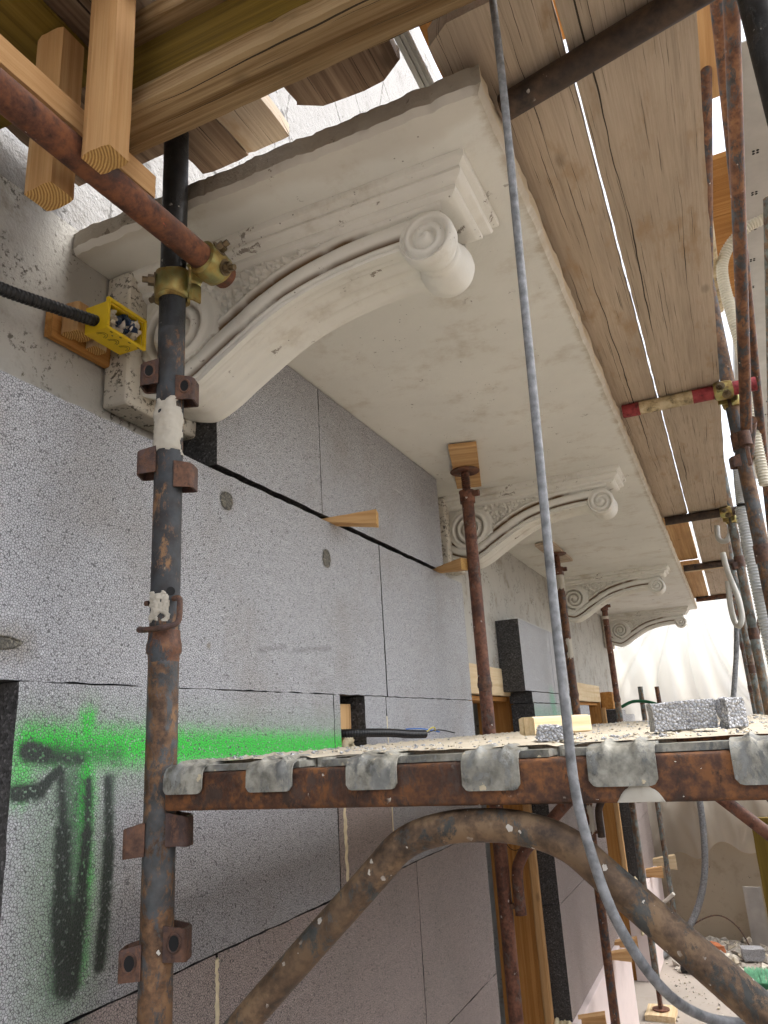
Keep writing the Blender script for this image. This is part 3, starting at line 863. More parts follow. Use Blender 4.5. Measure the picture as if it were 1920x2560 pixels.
M['pitmat'] = eps_mat('torn_pit', (0.16, 0.145, 0.11), (0.03, 0.028, 0.024), cell=190, contrast=0.7, dirt=False)
pit(1.372, 0.538, 0.021, 0.019, 1)
pit(1.848, 0.487, 0.020, 0.024, 5)

# ------------------------------------------------------------------ balcony
balc = thing('balcony', 'old cream painted concrete balcony with four scroll corbels, propped from below', 'balcony', (WALL, 1.0, 1.02))
SX, SY0, SY1, SZ0, SZ1 = -0.215, 1.0, 8.24, 1.02, 1.082
bm = bmesh.new()
# chipped, rounded slab: cross-section rings swept in X strips
nx, ny = 90, 300
def slab_h(x, y):
    return 0.0022 * mnoise.noise(Vector((x * 7, y * 7, 0))) + 0.0012 * mnoise.noise(Vector((x * 28, y * 28, 2)))
xs = list(np.linspace(WALL, SX, nx + 1)); ys = list(np.linspace(SY0, SY1, ny + 1))
def edge_in(v, seed):
    return 0.006 * mnoise.noise(Vector((v * 9, seed, 0))) + 0.005 * mnoise.noise(Vector((v * 34, seed, 1))) + 0.003 * mnoise.noise(Vector((v * 90, seed, 2)))
bot, lo2, hi2, top = [], [], [], []
def vx(x, y, i, j, inset):
    xx = x - inset + (edge_in(y, 1) if True else 0) if i == nx else x
    if j == 0: yy = y + inset + 1.0 * edge_in(x, 2)
    elif j == ny: yy = y - inset + edge_in(x, 3)
    else: yy = y
    return xx, yy
for lay, (zz, ins) in enumerate(((SZ0, 0.010), (SZ0 + 0.012, 0.0), (SZ1 - 0.012, 0.001), (SZ1, 0.014))):
    L_ = (bot, lo2, hi2, top)[lay]
    for i, x in enumerate(xs):
        row = []
        for j, y in enumerate(ys):
            xx, yy = vx(x, y, i, j, ins)
            if lay in (0, 3) or i in (0, nx) or j in (0, ny):
                d = slab_h(x, y) if lay == 0 else (0.003 * mnoise.noise(Vector((x * 20, y * 20, lay))) if lay == 2 else 0)
                row.append(bm.verts.new((xx - WALL, yy - 1.0, zz + d - SZ0)))
            else:
                row.append(None)
        L_.append(row)
for i in range(nx):
    for j in range(ny):
        bm.faces.new((bot[i][j], bot[i][j + 1], bot[i + 1][j + 1], bot[i + 1][j]))
        bm.faces.new((top[i][j], top[i + 1][j], top[i + 1][j + 1], top[i][j + 1])).material_index = 1
for a_, b_, mi in ((bot, lo2, 0), (lo2, hi2, 1), (hi2, top, 1)):
    for i in range(nx):
        bm.faces.new((a_[i][0], a_[i + 1][0], b_[i + 1][0], b_[i][0])).material_index = mi
        bm.faces.new((a_[i][ny], b_[i][ny], b_[i + 1][ny], a_[i + 1][ny])).material_index = mi
    for j in range(ny):
        bm.faces.new((a_[nx][j], a_[nx][j + 1], b_[nx][j + 1], b_[nx][j])).material_index = 2 if mi else 0
        bm.faces.new((a_[0][j], b_[0][j], b_[0][j + 1], a_[0][j + 1])).material_index = mi
bmesh.ops.recalc_face_normals(bm, faces=bm.faces)
place('slab', mesh_of(bm, 'slab', ['slab', 'slab_edge', 'slab_side'], 40), balc, T(WALL, 1.0, SZ0))

# --- corbel geometry, local origin at wall face / near side of the body / slab underside
EX = np.array([-1.13, -1.06, -1.01, -0.967, -0.91, -0.863, -0.80, -0.75, -0.69, -0.62, -0.55, -0.48, -0.36])
EZ = np.array([0.775, 0.730, 0.711, 0.705, 0.727, 0.755, 0.791, 0.818, 0.843, 0.861, 0.872, 0.877, 0.878])
def smooth_interp(x):
    # cubic through the profile points
    x = np.asarray(x, float)
    i = np.clip(np.searchsorted(EX, x) - 1, 0, len(EX) - 2)
    def slope(k):
        k0 = np.clip(k - 1, 0, len(EX) - 1); k1 = np.clip(k + 1, 0, len(EX) - 1)
        return (EZ[k1] - EZ[k0]) / (EX[k1] - EX[k0])
    h = EX[i + 1] - EX[i]; t = (x - EX[i]) / h
    m0, m1 = slope(i) * h, slope(i + 1) * h
    return (2 * t**3 - 3 * t**2 + 1) * EZ[i] + (t**3 - 2 * t**2 + t) * m0 + (-2 * t**3 + 3 * t**2) * EZ[i + 1] + (t**3 - t**2) * m1
VC = (-0.963, 0.860)
W_C = 0.15
def relief(x, z):
    """height of the carving, positive = proud; and brown run-off stain"""
    E = smooth_interp(x)
    sl = (smooth_interp(x + 0.002) - E) / 0.002
    t = (z - E) / np.sqrt(1 + sl**2)
    g = lambda d, w: np.exp(-(d / w)**2)
    h = np.zeros_like(x); st = np.zeros_like(x)
    bead = np.clip(np.sin(np.pi * (t - 0.029) / 0.033), 0, 1) ** 0.7 * ((t > 0.029) & (t < 0.062))
    h += 0.007 * bead - 0.009 * g(t - 0.026, 0.0036) - 0.011 * g(t - 0.066, 0.0045) - 0.005 * g(t - 0.010, 0.0022)
    h += 0.003 * np.clip(np.sin(np.pi * t / 0.024), 0, 1) * (t < 0.024)
    bead2 = np.clip(np.sin(np.pi * (t - 0.071) / 0.016), 0, 1) * ((t > 0.071) & (t < 0.087))
    fade = np.clip((-0.60 - x) / 0.06, 0, 1)
    h += 0.006 * bead2 * fade - 0.005 * (t > 0.088)
    st += g(t - 0.025, 0.0050) + g(t - 0.067, 0.0058) * np.clip((-0.50 - x) / 0.05, 0, 1)
    # big volute
    dx, dz = x - VC[0], z - VC[1]
    r = np.hypot(dx, dz)
    ph = (np.arctan2(-dx, -dz) / (2 * np.pi)) % 1.0       # 0 below, 0.25 left, 0.5 above, 0.75 right
    hv = np.full_like(x, 0.006); sv = np.zeros_like(x)
    for n in range(3):
        rg = 0.076 - 0.027 * (ph + n)
        if n == 2: rg = np.where(rg > 0.012, rg, 1)
        hv += -0.014 * g(r - rg, 0.0038)
        sv = np.maximum(sv, g(r - rg, 0.004) * 0.35)
        mid = rg + 0.013
        hv += 0.008 * g(r - mid, 0.007)
    hv += -0.008 * g(r - 0.103, 0.0035) * ((ph > 0.42) & (ph < 0.86))
    inside = r < 0.104
    lim = (t > 0.062) | (x < VC[0])
    use = inside & lim
    h = np.where(use, hv, h); st = np.where(use, sv, st)
    # stippled triangle between volute, moulding and band
    fld = (~inside) & (t > 0.089) & (z < 0.966) & (x > VC[0] + 0.06) & (x < -0.60)
    pts = rng.uniform([-0.9, 0.82], [-0.58, 0.97], (360, 2))
    F = np.full(x.shape, 9.0)
    idx = np.where(fld)
    if len(idx[0]):
        P = np.stack([x[idx], (z[idx])], 1)
        F[idx] = np.sqrt(((P[:, None, :] - pts[None]) ** 2).sum(2)).min(1)
    h = np.where(fld, -0.009 + 0.013 * np.clip(1 - F / 0.0088, 0, 1), h)
    return h, st
def corbel_side_mesh():
    nx_, nz_ = 300, 84
    X = np.linspace(-1.128, -0.352, nx_)
    E = smooth_interp(X)
    V = np.linspace(0, 1, nz_)
    XX = np.repeat(X[:, None], nz_, 1)
    ZZ = E[:, None] + (0.972 - E)[:, None] * V[None]
    H, S = relief(XX, ZZ)
    H[:, 0] = 0
    # soften the lower arris
    H[:, 1] *= 0.5
    jn = np.array([[mnoise.noise(Vector((a * 22, b * 22, 7))) for b in ZZ[i, ::1]] for i, a in enumerate(X)])
    H = H + 0.0009 * jn
    verts = np.stack([XX - WALL, -H, ZZ - SZ0], 2).reshape(-1, 3)
    faces = []
    for i in range(nx_ - 1):
        b0 = i * nz_
        for k in range(nz_ - 1):
            faces.append((b0 + k, b0 + nz_ + k, b0 + nz_ + k + 1, b0 + k + 1))
    stain = list(S.reshape(-1))
    vs = verts.tolist()
    # underside: shallow channel between two fillets
    nw = 44
    base = len(vs)
    for i in range(nx_):
        for k in range(nw + 1):
            w = k / nw
            d = 0.0
            if 0.10 < w < 0.90:
                q = (w - 0.10) / 0.80
                d = 0.015 * math.sin(math.pi * q) ** 0.6 - 0.006 * math.exp(-((q - 0.5) / 0.10) ** 2)
                d += 0.005 * math.exp(-((q - 0.05) / 0.03) ** 2) - 0.004 * math.exp(-((q - 0.22) / 0.04) ** 2) - 0.004 * math.exp(-((q - 0.78) / 0.04) ** 2)
            vs.append((X[i] - WALL, w * W_C, E[i] - SZ0 + d)); stain.append(0)
    for i in range(nx_ - 1):
        for k in range(nw):
            a = base + i * (nw + 1) + k
            faces.append((a, a + 1, a + nw + 2, a + nw + 1))
    # plain far side
    b2 = len(vs)
    for i in range(nx_):
        vs.append((X[i] - WALL, W_C, E[i] - SZ0)); vs.append((X[i] - WALL, W_C, 0.972 - SZ0)); stain += [0, 0]
    for i in range(nx_ - 1):
        a = b2 + i * 2
        faces.append((a, a + 1, a + 3, a + 2))
    me = bpy.data.meshes.new('scroll_body')
    me.from_pydata(vs, [], faces)
    at = me.attributes.new('stain', 'FLOAT', 'POINT')
    at.data.foreach_set('value', np.array(stain, dtype=np.float32))
    me.materials.append(M['corbel'])
    for p in me.polygons: p.use_smooth = True
    me.set_sharp_from_angle(angle=R(50))
    return me
def cap_mesh():
    prof = [(0.046, 0.001), (0.047, -0.014), (0.045, -0.022), (0.036, -0.027), (0.030, -0.031), (0.031, -0.036), (0.034, -0.043), (0.030, -0.053), (0.019, -0.060), (0.012, -0.063), (0.013, -0.068), (0.012, -0.076), (0.004, -0.083), (-0.001, -0.086), (-0.012, -0.087)]
    prof = [(o_ * 0.88, z_ * 0.72) for o_, z_ in prof]
    bm = bmesh.new()
    rings = []
    x1 = -0.328 - WALL
    def stations():
        out = []
        n1, n2 = 40, 14
        for i in range(n1 + 1): out.append((0.002 + (x1 - 0.002) * i / n1, 0, 0, -1, i == n1))
        for i in range(1, n2): out.append((x1, W_C * i / n2, 1, 0, False))
        for i in range(n1 + 1): out.append((x1 - (x1 - 0.002) * i / n1, W_C, 0, 1, i == 0))
        return out
    for (x, y, ox, oy, corner) in stations():
        ring = []
        for (o, z) in prof:
            jx = 0.0012 * mnoise.noise(Vector((x * 25, y * 25, z * 60)))
            ring.append(bm.verts.new((x + (o if (ox or corner) else 0) + jx * ox, y + o * oy + jx * oy, z)))
        rings.append(ring)
    for a_, b_ in zip(rings, rings[1:]):
        for k in range(len(prof) - 1):
            bm.faces.new((a_[k], b_[k], b_[k + 1], a_[k + 1]))
    n1 = 41
    bm.faces.new([r_[-1] for r_ in rings])
    bmesh.ops.recalc_face_normals(bm, faces=bm.faces)
    return mesh_of(bm, 'cap_moulding', 'corbel', 35)
def roll_mesh():
    bm = bmesh.new()
    n, cx, cz = 48, -0.384 - WALL, 0.884 - SZ0
    rings = []
    # carved near disc: polar grid with a little spiral
    for rr_ in np.linspace(0.0015, 0.0505, 26):
        ring = []
        for k in range(n):
            a = 2 * math.pi * k / n
            ph = (a / (2 * math.pi)) % 1
            h = 0.0
            for q in range(3):
                rg = 0.052 - 0.020 * (ph + q - 0.25)
                if 0.006 < rg < 0.050: h -= 0.007 * math.exp(-((rr_ - rg) / 0.0034) ** 2)
                h += 0.004 * math.exp(-((rr_ - (rg + 0.009)) / 0.006) ** 2)
            h += 0.007 * math.exp(-(rr_ / 0.012) ** 4)
            ring.append(bm.verts.new((cx + rr_ * math.cos(a), -0.010 - h, cz + rr_ * math.sin(a))))
        rings.append(ring)
    prof = [(0.0575, -0.008), (0.0590, 0.000), (0.0580, 0.020), (0.0530, 0.031), (0.0470, 0.041), (0.0450, 0.047), (0.0480, 0.051), (0.0490, 0.057), (0.0475, 0.062), (0.0450, 0.066), (0.0465, 0.073), (0.0520, 0.083), (0.0570, 0.097), (0.0585, 0.112), (0.0570, 0.126), (0.0520, 0.136), (0.042, 0.143), (0.02, 0.148), (0.004, 0.148)]
    prof = [(a_ * 0.93, b_) for a_, b_ in prof]
    for (r_, y) in prof:
        rings.append([bm.verts.new((cx + r_ * math.cos(2 * math.pi * k / n), y, cz + r_ * math.sin(2 * math.pi * k / n))) for k in range(n)])
    for a_, b_ in zip(rings, rings[1:]):
        for k in range(n):
            bm.faces.new((a_[k], b_[k], b_[(k + 1) % n], a_[(k + 1) % n]))
    bm.faces.new(rings[0]); bm.faces.new(list(reversed(rings[-1])))
    bmesh.ops.recalc_face_normals(bm, faces=bm.faces)
    return mesh_of(bm, 'scroll_roll', 'corbel', 45)
body_me, cap_me, roll_me = corbel_side_mesh(), cap_mesh(), roll_mesh()
bm = bmesh.new()
bm_box(bm, (0.001, -0.05, -0.325), (0.070, W_C + 0.05, -0.002), 0.012, 3)
bmesh.ops.subdivide_edges(bm, edges=list(bm.edges), cuts=3, use_grid_fill=True)
for v in bm.verts: v.co += mnoise.noise_vector(v.co * 18) * 0.003
plate_me = mesh_of(bm, 'wall_plate', 'plate', 40)
for y in (1.152, 3.152, 5.55, 7.945):
    c = place('corbel', body_me, balc, T(WALL, y, SZ0))
    mw = T(WALL, y, SZ0)
    place('cap_moulding', cap_me, c, mw)
    place('scroll_roll', roll_me, c, mw)
    place('wall_plate', plate_me, c, mw)

# ------------------------------------------------------------------ scaffold frames
TR = 0.02415
def u_clip(parent, c, ang, h=0.040, out=0.030, wid=0.036, hole=True, side=-1):
    """bent steel ear welded to a post: a U strap with a round hole in its face"""
    bm = bmesh.new()
    t = 0.0035
    # plan outline of the strap centre line, opening towards the post
    pl = [(0.016, -wid / 2), (out - 0.006 + TR, -wid / 2)]
    for k in range(1, 6):
        a = -math.pi / 2 + math.pi / 2 * k / 5
        pl.append((out - 0.006 + TR + 0.006 * math.cos(a), -wid / 2 + 0.006 + 0.006 * math.sin(a)))
    for k in range(0, 6):
        a = math.pi / 2 * k / 5
        pl.append((out - 0.006 + TR + 0.006 * math.cos(a), wid / 2 - 0.006 + 0.006 * math.sin(a)))
    pl.append((0.016, wid / 2))
    rows = []
    for i, (x, y) in enumerate(pl):
        a = pl[max(i - 1, 0)]; b = pl[min(i + 1, len(pl) - 1)]
        tx, ty = b[0] - a[0], b[1] - a[1]; l_ = math.hypot(tx, ty)
        nx_, ny_ = ty / l_, -tx / l_
        rows.append([bm.verts.new((x + nx_ * s * t / 2, y + ny_ * s * t / 2, z)) for z in (-h / 2, h / 2) for s in (-1, 1)])
    for a_, b_ in zip(rows, rows[1:]):
        bm.faces.new((a_[0], b_[0], b_[2], a_[2])); bm.faces.new((a_[1], a_[3], b_[3], b_[1]))
        bm.faces.new((a_[0], a_[1], b_[1], b_[0])); bm.faces.new((a_[2], b_[2], b_[3], a_[3]))
    bm.faces.new((rows[0][0], rows[0][2], rows[0][3], rows[0][1])); bm.faces.new((rows[-1][0], rows[-1][1], rows[-1][3], rows[-1][2]))
    bmesh.ops.recalc_face_normals(bm, faces=bm.faces)
    for v in bm.verts:
        q = max(0.0, (v.co.x - TR) / 0.03)
        v.co.z = v.co.z * (1.06 - 0.16 * q) - 0.006 * q + 0.0012 * mnoise.noise(v.co * 60 + Vector(c) * 9)
        v.co.y *= 1.0 - 0.12 * q
    o = place('wedge_clip', mesh_of(bm, 'wedge_clip', 'rust_clip', 35), parent, T(*c) @ Matrix.Rotation(ang, 4, 'Z'))
    if hole:   # rolled rim round the slot in the strap's side
        bm = bmesh.new()
        pts = [(TR + 0.008 + 0.009 * math.cos(a), side * (wid / 2 + 0.001), 0.012 * math.sin(a)) for a in np.linspace(0, 2 * math.pi, 17)]
        bm_ring_tube(bm, pts[:-1] + [pts[0]], 0.0022, 8)
        ring = [bm.verts.new((TR + 0.008 + 0.0085 * math.cos(a), side * (wid / 2 + 0.0024), 0.0115 * math.sin(a))) for a in np.linspace(0, 2 * math.pi, 16, endpoint=False)]
        bm.faces.new(ring).material_index = 1
        place('clip_slot', mesh_of(bm, 'clip_slot', ['rust_clip', 'black'], 40), o, T(*c) @ Matrix.Rotation(ang, 4, 'Z'))
    return o
def nut_bolt(bm, c, d, r=0.011, h=0.010, stud=0.012):
    d = Vector(d).normalized()
    m, _ = frame_to(c, Vector(c) + d)
    def ringpts(rr, hh, n): return [bm.verts.new(m @ Vector((rr * math.cos(2 * math.pi * k / n), rr * math.sin(2 * math.pi * k / n), hh))) for k in range(n)]
    def prism(rr, h0, h1, n):
        a = ringpts(rr, h0, n); b = ringpts(rr, h1, n)
        for k in range(n): bm.faces.new((a[k], a[(k + 1) % n], b[(k + 1) % n], b[k]))
        bm.faces.new(list(reversed(a))); bm.faces.new(b)
    prism(r * 1.45, 0, 0.0025, 18); prism(r, 0.0025, h, 6); prism(r * 0.55, h, h + stud, 12)
def clamp_half(parent, c, axis, open_dir, r=TR, w=0.058, mat='brass', name='clamp_jaw'):
    """pressed steel jaw wrapped round a tube, with flanges and two bolts"""
    ax = Vector(axis).normalized(); od = Vector(open_dir); od = (od - ax * od.dot(ax)).normalized(); sd_ = ax.cross(od)
    m = Matrix((od, sd_, ax)).transposed().to_4x4(); m.translation = Vector(c)
    bm = bmesh.new()
    t = 0.005
    nz = 12
    pl = []
    for k in range(25):
        a = R(-200 + 400 * k / 24) if False else R(-165 + 330 * k / 24)
        pl.append((r + 0.001, a))
    rows = []
    for i in range(nz + 1):
        z = (i / nz - 0.5) * w
        e = abs(i / nz - 0.5) * 2
        bulge = 0.006 * (1 - e ** 3) + (0.003 if e > 0.9 else 0)
        inner = [bm.verts.new(((rr) * math.cos(a), rr * math.sin(a), z)) for rr, a in pl]
        outer = []
        for k, (rr, a) in enumerate(pl):
            # waisted ribs between bolt lugs
            f = 1 + 0.25 * math.cos(3 * a) ** 2 * (1 - e)
            ro = rr + t + bulge * 0.55 * f
            outer.append(bm.verts.new((ro * math.cos(a), ro * math.sin(a), z * (1 - 0.22 * (1 - abs(math.cos(a))) * e))))
        rows.append((inner, outer))
    K = len(pl)
    for i in range(nz):
        for k in range(K - 1):
            bm.faces.new((rows[i][1][k], rows[i][1][k + 1], rows[i + 1][1][k + 1], rows[i + 1][1][k]))
            bm.faces.new((rows[i][0][k], rows[i + 1][0][k], rows[i + 1][0][k + 1], rows[i][0][k + 1]))
        for k in (0, K - 1):
            bm.faces.new((rows[i][0][k], rows[i][1][k], rows[i + 1][1][k], rows[i + 1][0][k]))
    for rw in (rows[0], rows[-1]):
        for k in range(K - 1):
            bm.faces.new((rw[0][k], rw[0][k + 1], rw[1][k + 1], rw[1][k]))
    # flared lips at both open ends
    for s in (-1, 1):
        a = R(165 * s); a2 = R(150 * s)
        p = Vector((math.cos(a), math.sin(a), 0)) * (r + 0.004)
        dirv = Vector((-0.75, s * 0.66, 0)).normalized()
        for q in range(3):
            c0 = p + dirv * (0.006 * q)
            nrm_ = Vector((-dirv.y, dirv.x, 0))
        vs = []
        for q, off in enumerate((0, 0.009, 0.020)):
            curl = Vector((0.0, s * 0.006 * q * q / 2, 0))
            cc = p + dirv * off + curl
            nrm_ = Vector((-dirv.y, dirv.x, 0))
            ww = w * (0.36 - 0.03 * q)
            vs.append([bm.verts.new(cc + nrm_ * sg * 0.0022 + Vector((0, 0, zz))) for sg in (-1, 1) for zz in (-ww, ww)])
        for a_, b_ in zip(vs, vs[1:]):
            for (i0, i1) in ((0, 1), (1, 3), (3, 2), (2, 0)):
                bm.faces.new((a_[i0], a_[i1], b_[i1], b_[i0]))
        bm.faces.new((vs[-1][0], vs[-1][1], vs[-1][3], vs[-1][2]))
    bmesh.ops.recalc_face_normals(bm, faces=bm.faces)
    return place(name, mesh_of(bm, name, mat, 40), parent, m)
def coupler(label, c_post, ax_post, c_bar, ax_bar, mat='brass', bolt='bolt', group=None, w=0.058, toward=(0.3, -1, -0.2), text=None):
    t_ = thing('scaffold_coupler', label, 'coupler', tuple(c_post), group)
    c_post, c_bar = Vector(c_post), Vector(c_bar)
    d = c_bar - c_post
    a = clamp_half(t_, c_post, ax_post, -d, w=w, mat=mat)
    b = clamp_half(t_, c_bar, ax_bar, toward, w=w, mat=mat)
    for par, cen, ax, od in ((a, c_post, Vector(ax_post), -d), (b, c_bar, Vector(ax_bar), Vector(toward))):
        ax = ax.normalized(); od = (od - ax * od.dot(ax)).normalized(); sdv = ax.cross(od)
        for s in (-1, 1):
            bm = bmesh.new()
            base = cen + sdv * s * (TR * 0.62) + od * (TR + 0.004) + ax * 0.008 * s
            nut_bolt(bm, (0, 0, 0), (od * 0.85 + sdv * s * 0.30), 0.0105, 0.013, 0.010)
            bmesh.ops.recalc_face_normals(bm, faces=bm.faces)
            place('bolt', mesh_of(bm, 'bolt', bolt, 30), par, T(*base))
    return t_

BEAM_T, BEAM_B = -0.040, -0.092
FY = [0.96, 2.76, 4.56, 6.36, 8.10]
XI = [-0.82, -0.845, -0.862, -0.87, -0.87]
XO = [0.187, 0.158, 0.138, 0.135, 0.13]
words = ['nearest rusty portal frame with thick beam and arch, flaking blue-black post at left',
         'rusty red portal frame just past the near deck, its post holding a wooden pad',
         'portal frame whose post stands right of the second corbel, mortar splashed',
         'portal frame whose post has a white tape ring by the last two corbels',
         'last portal frame, post standing beside the bare concrete end wall']
pm = [('rust_post', 'rust_low'), ('rust_red', 'rust_red'), ('rust', 'rust'), ('rust_red', 'green_tube'), ('green_tube', 'green_tube')]
frames = []
for k in range(5):
    y = FY[k]; xi = XI[k]; xo = XO[k]; mid = (xi + xo) / 2
    fr = thing('portal_scaffold', words[k], 'scaffold', (xi, y, GZ), 'portal frames of the scaffold')
    frames.append(fr)
    um, lm = pm[k]
    foot = GZ + 0.18
    top_in = 2.2 if k == 0 else (0.905 if k < 4 else 0.30)
    if k == 0:
        tube('upper_post', (xi, y, 0.172), (xi, y, 0.72), TR * 0.985, um, fr)
        tube('post_top', (xi, y, 0.72), (xi, y, 2.2), TR * 0.985, 'black_tube', fr)
    else:
        tube('upper_post', (xi, y, 0.152), (xi, y, top_in), TR * 0.985, um, fr)
    lp = tube('lower_post', (xi, y, foot), (xi, y, 0.13), TR, lm, fr)
    bm = bmesh.new()   # belled sleeve
    lathe(bm, [(TR, -0.010), (TR * 1.02, 0), (TR * 1.14, 0.006), (TR * 1.15, 0.018), (TR * 1.06, 0.026), (TR * 1.02, 0.04), (TR * 0.98, 0.0405)], 28)
    place('sleeve_ring', mesh_of(bm, 'sleeve_ring', 'rust_clip' if k else 'rust', 50), fr, T(xi, y, 0.138))
    # outer post
    tube('outer_post', (xo, y, foot), (xo, y, 3.2), TR, 'black_tube' if k == 0 else ('rust_low' if k == 1 else 'green_tube'), fr)
    for zc in (1.0, 0.6, -0.15):
        bm = bmesh.new()
        lathe(bm, [(TR * .9, -.03), (TR * 1.13, -.03), (TR * 1.13, .03), (TR * .9, .03)], 20)
        place('sleeve_ring', mesh_of(bm, 'sleeve_ring', 'rust_clip', 40), fr, T(xo, y, zc - 0.1 * k))
    # cross beam
    bm = bmesh.new()
    bm_box(bm, (0, -0.020, 0), (xo - xi - 2 * TR + 0.002, 0.020, BEAM_T - BEAM_B), 0.006, 3)
    place('cross_beam', mesh_of(bm, 'cross_beam', 'rust_beam', 40), fr, T(xi + TR - 0.001, y, BEAM_B))
    # bent arch under the beam
    hw = (xo - xi) / 2 - 0.052
    arch = [(-hw, -0.62), (-hw, -0.50), (-hw + 0.018, -0.445), (-hw + 0.07, -0.385), (-0.16, -0.185), (-0.105, -0.138), (-0.05, -0.120), (0, -0.1165)]
    arch = arch + [(-a, b) for a, b in reversed(arch[:-1])]
    path_tube('arch_brace', [(mid + a, y, b) for a, b in arch], 0.0198, 'rust_arch' if k == 0 else ('rust_red' if k == 1 else 'brown_tube'), fr, 22, 8)
    # weld pads tying the arch ends to the posts
    for s, xx in ((-1, xi), (1, xo)):
        box('weld_pad', (min(xx, mid + s * hw), y - 0.012, -0.60), (max(xx, mid + s * hw), y + 0.012, -0.585), 'rust_clip', fr, 0.002)
    # screw feet
    for xx in (xi, xo):
        bm = bmesh.new()
        prof = [(0.06, 0.002), (0.06, 0.009), (0.017, 0.009)]
        for q in range(24): prof += [(0.015, 0.012 + q * 0.007), (0.0185, 0.0155 + q * 0.007)]
        prof += [(0.017, 0.185)]
        lathe(bm, prof, 16)
        place('screw_foot', mesh_of(bm, 'screw_foot', 'rust_red', 30), fr, T(xx, y, GZ + 0.045))
    # screw jack head under the slab
    if 0 < k < 4:
        bm = bmesh.new()
        z0 = top_in
        prof = [(TR * 1.25, -0.045), (TR * 1.25, -0.006), (TR * 1.32, -0.004), (TR * 1.32, 0.004), (0.017, 0.004)]
        for q in range(9): prof += [(0.0145, 0.006 + q * 0.0085), (0.0185, 0.0105 + q * 0.0085)]
        prof += [(0.0145, 0.084), (0.0145, 0.086)]
        lathe(bm, prof, 22)
        j = place('screw_jack', mesh_of(bm, 'screw_jack', 'rust_red', 30), fr, T(xi, y, z0))
        bm = bmesh.new()
        lathe(bm, [(0.0145, 0), (0.058, 0), (0.060, 0.003), (0.058, 0.006), (0.01, 0.006)], 36)
        place('head_plate', mesh_of(bm, 'head_plate', 'rust_red', 30), j, T(xi, y, z0 + 0.085))
        bm = bmesh.new()
        lathe(bm, [(0.010, -0.012), (0.013, -0.012), (0.013, 0.012), (0.010, 0.012)], 14, 'X')
        place('jack_lug', mesh_of(bm, 'jack_lug', 'rust_red', 30), j, T(xi + TR + 0.016, y - 0.006, z0 - 0.012))
f0 = frames[0]
# ears on the near post (left ear reaches towards the lens, right ear away)
A1, A2 = R(205), R(20)
for (zl, zr) in ((0.633, 0.600), (0.468, 0.440), (-0.130, -0.118), (-0.290, -0.268)):
    hol = zl in (0.633, -0.290)
    u_clip(f0, (-0.82, 0.96, zl), A1, 0.044, 0.024, 0.040, hol, 1)
    u_clip(f0, (-0.82, 0.96, zr), A2, 0.044, 0.022, 0.036, hol)
for k in (1, 2, 3):
    u_clip(frames[k], (XI[k], FY[k], -0.12), R(205), 0.04, 0.02, 0.034, False)
    u_clip(frames[k], (XO[k], FY[k], 0.88 - 0.05 * k), R(200), 0.04, 0.02, 0.034, False)
# bent locking pin through the near post
zc = 0.205
path_tube('locking_pin', [(-0.795, 0.952, zc + 0.022), (-0.780, 0.946, zc + 0.019), (-0.777, 0.944, zc + 0.005), (-0.778, 0.942, zc - 0.018), (-0.788, 0.931, zc - 0.026), (-0.815, 0.923, zc - 0.028), (-0.842, 0.928, zc - 0.026), (-0.853, 0.941, zc - 0.022)], 0.0047, 'rust_clip', f0, 10, 6)
path_tube('locking_pin', [(-0.845, 0.95, zc + 0.02), (-0.851, 0.948, zc + 0.02)], 0.0045, 'rust_clip', f0, 10, 1)
bm = bmesh.new(); lathe(bm, [(0.001, -0.0006), (0.007, -0.0006), (0.0072, 0.0006), (0.001, 0.0006)], 16)
mm, _ = frame_to((-0.7995, 0.9485, zc + 0.034), (-0.7995 + 0.86, 0.9485 - 0.5, zc + 0.034))
place('pin_hole', mesh_of(bm, 'pin_hole', 'black', 30), f0, mm)
# dried mortar clinging to the near post
def mortar_patch(parent, c, a0, a1, h, seed, r=TR):
    bm = bmesh.new()
    na, nz = 26, 34
    g = []
    for i in range(nz + 1):
        row = []
        for k in range(na + 1):
            u, v = k / na * 2 - 1, i / nz * 2 - 1
            a = a0 + (a1 - a0) * k / na
            q = 1 - max(abs(u) ** 3, abs(v) ** 3) + 1.05 * mnoise.noise(Vector((u * 2.1, v * 2.4, seed))) - 0.28
            d = -0.003 if q < 0 else 0.0012 + 0.003 * min(q, 1) + 0.0022 * mnoise.noise(Vector((u * 7, v * 9, seed)))
            row.append(bm.verts.new(((r + d) * math.cos(a), (r + d) * math.sin(a), v * h / 2)))
        g.append(row)
    for i in range(nz):
        for k in range(na):
            bm.faces.new((g[i][k], g[i][k + 1], g[i + 1][k + 1], g[i + 1][k]))
    return place('mortar_patch', mesh_of(bm, 'mortar_patch', 'mortar', 60), parent, T(*c))
mortar_patch(f0, (-0.82, 0.96, 0.530), R(195), R(385), 0.105, 3, TR * .985)
mortar_patch(f0, (-0.82, 0.96, 0.215), R(235), R(330), 0.05, 9, TR * .985)
mortar_patch(frames[2], (XI[2], FY[2], 0.83), R(195), R(385), 0.14, 5, TR * .985)
mortar_patch(frames[2], (XI[2], FY[2], 0.42), R(250), R(370), 0.13, 8, TR * .985)
mortar_patch(frames[2], (XI[2], FY[2], -0.52), R(250), R(370), 0.16, 8)
bm = bmesh.new(); lathe(bm, [(TR * .95, -.012), (TR * 1.1, -.012), (TR * 1.12, .012), (TR * .95, .012)], 20)
place('tape_ring', mesh_of(bm, 'tape_ring', 'packing', 40), frames[3], T(XI[3], FY[3], 0.80))
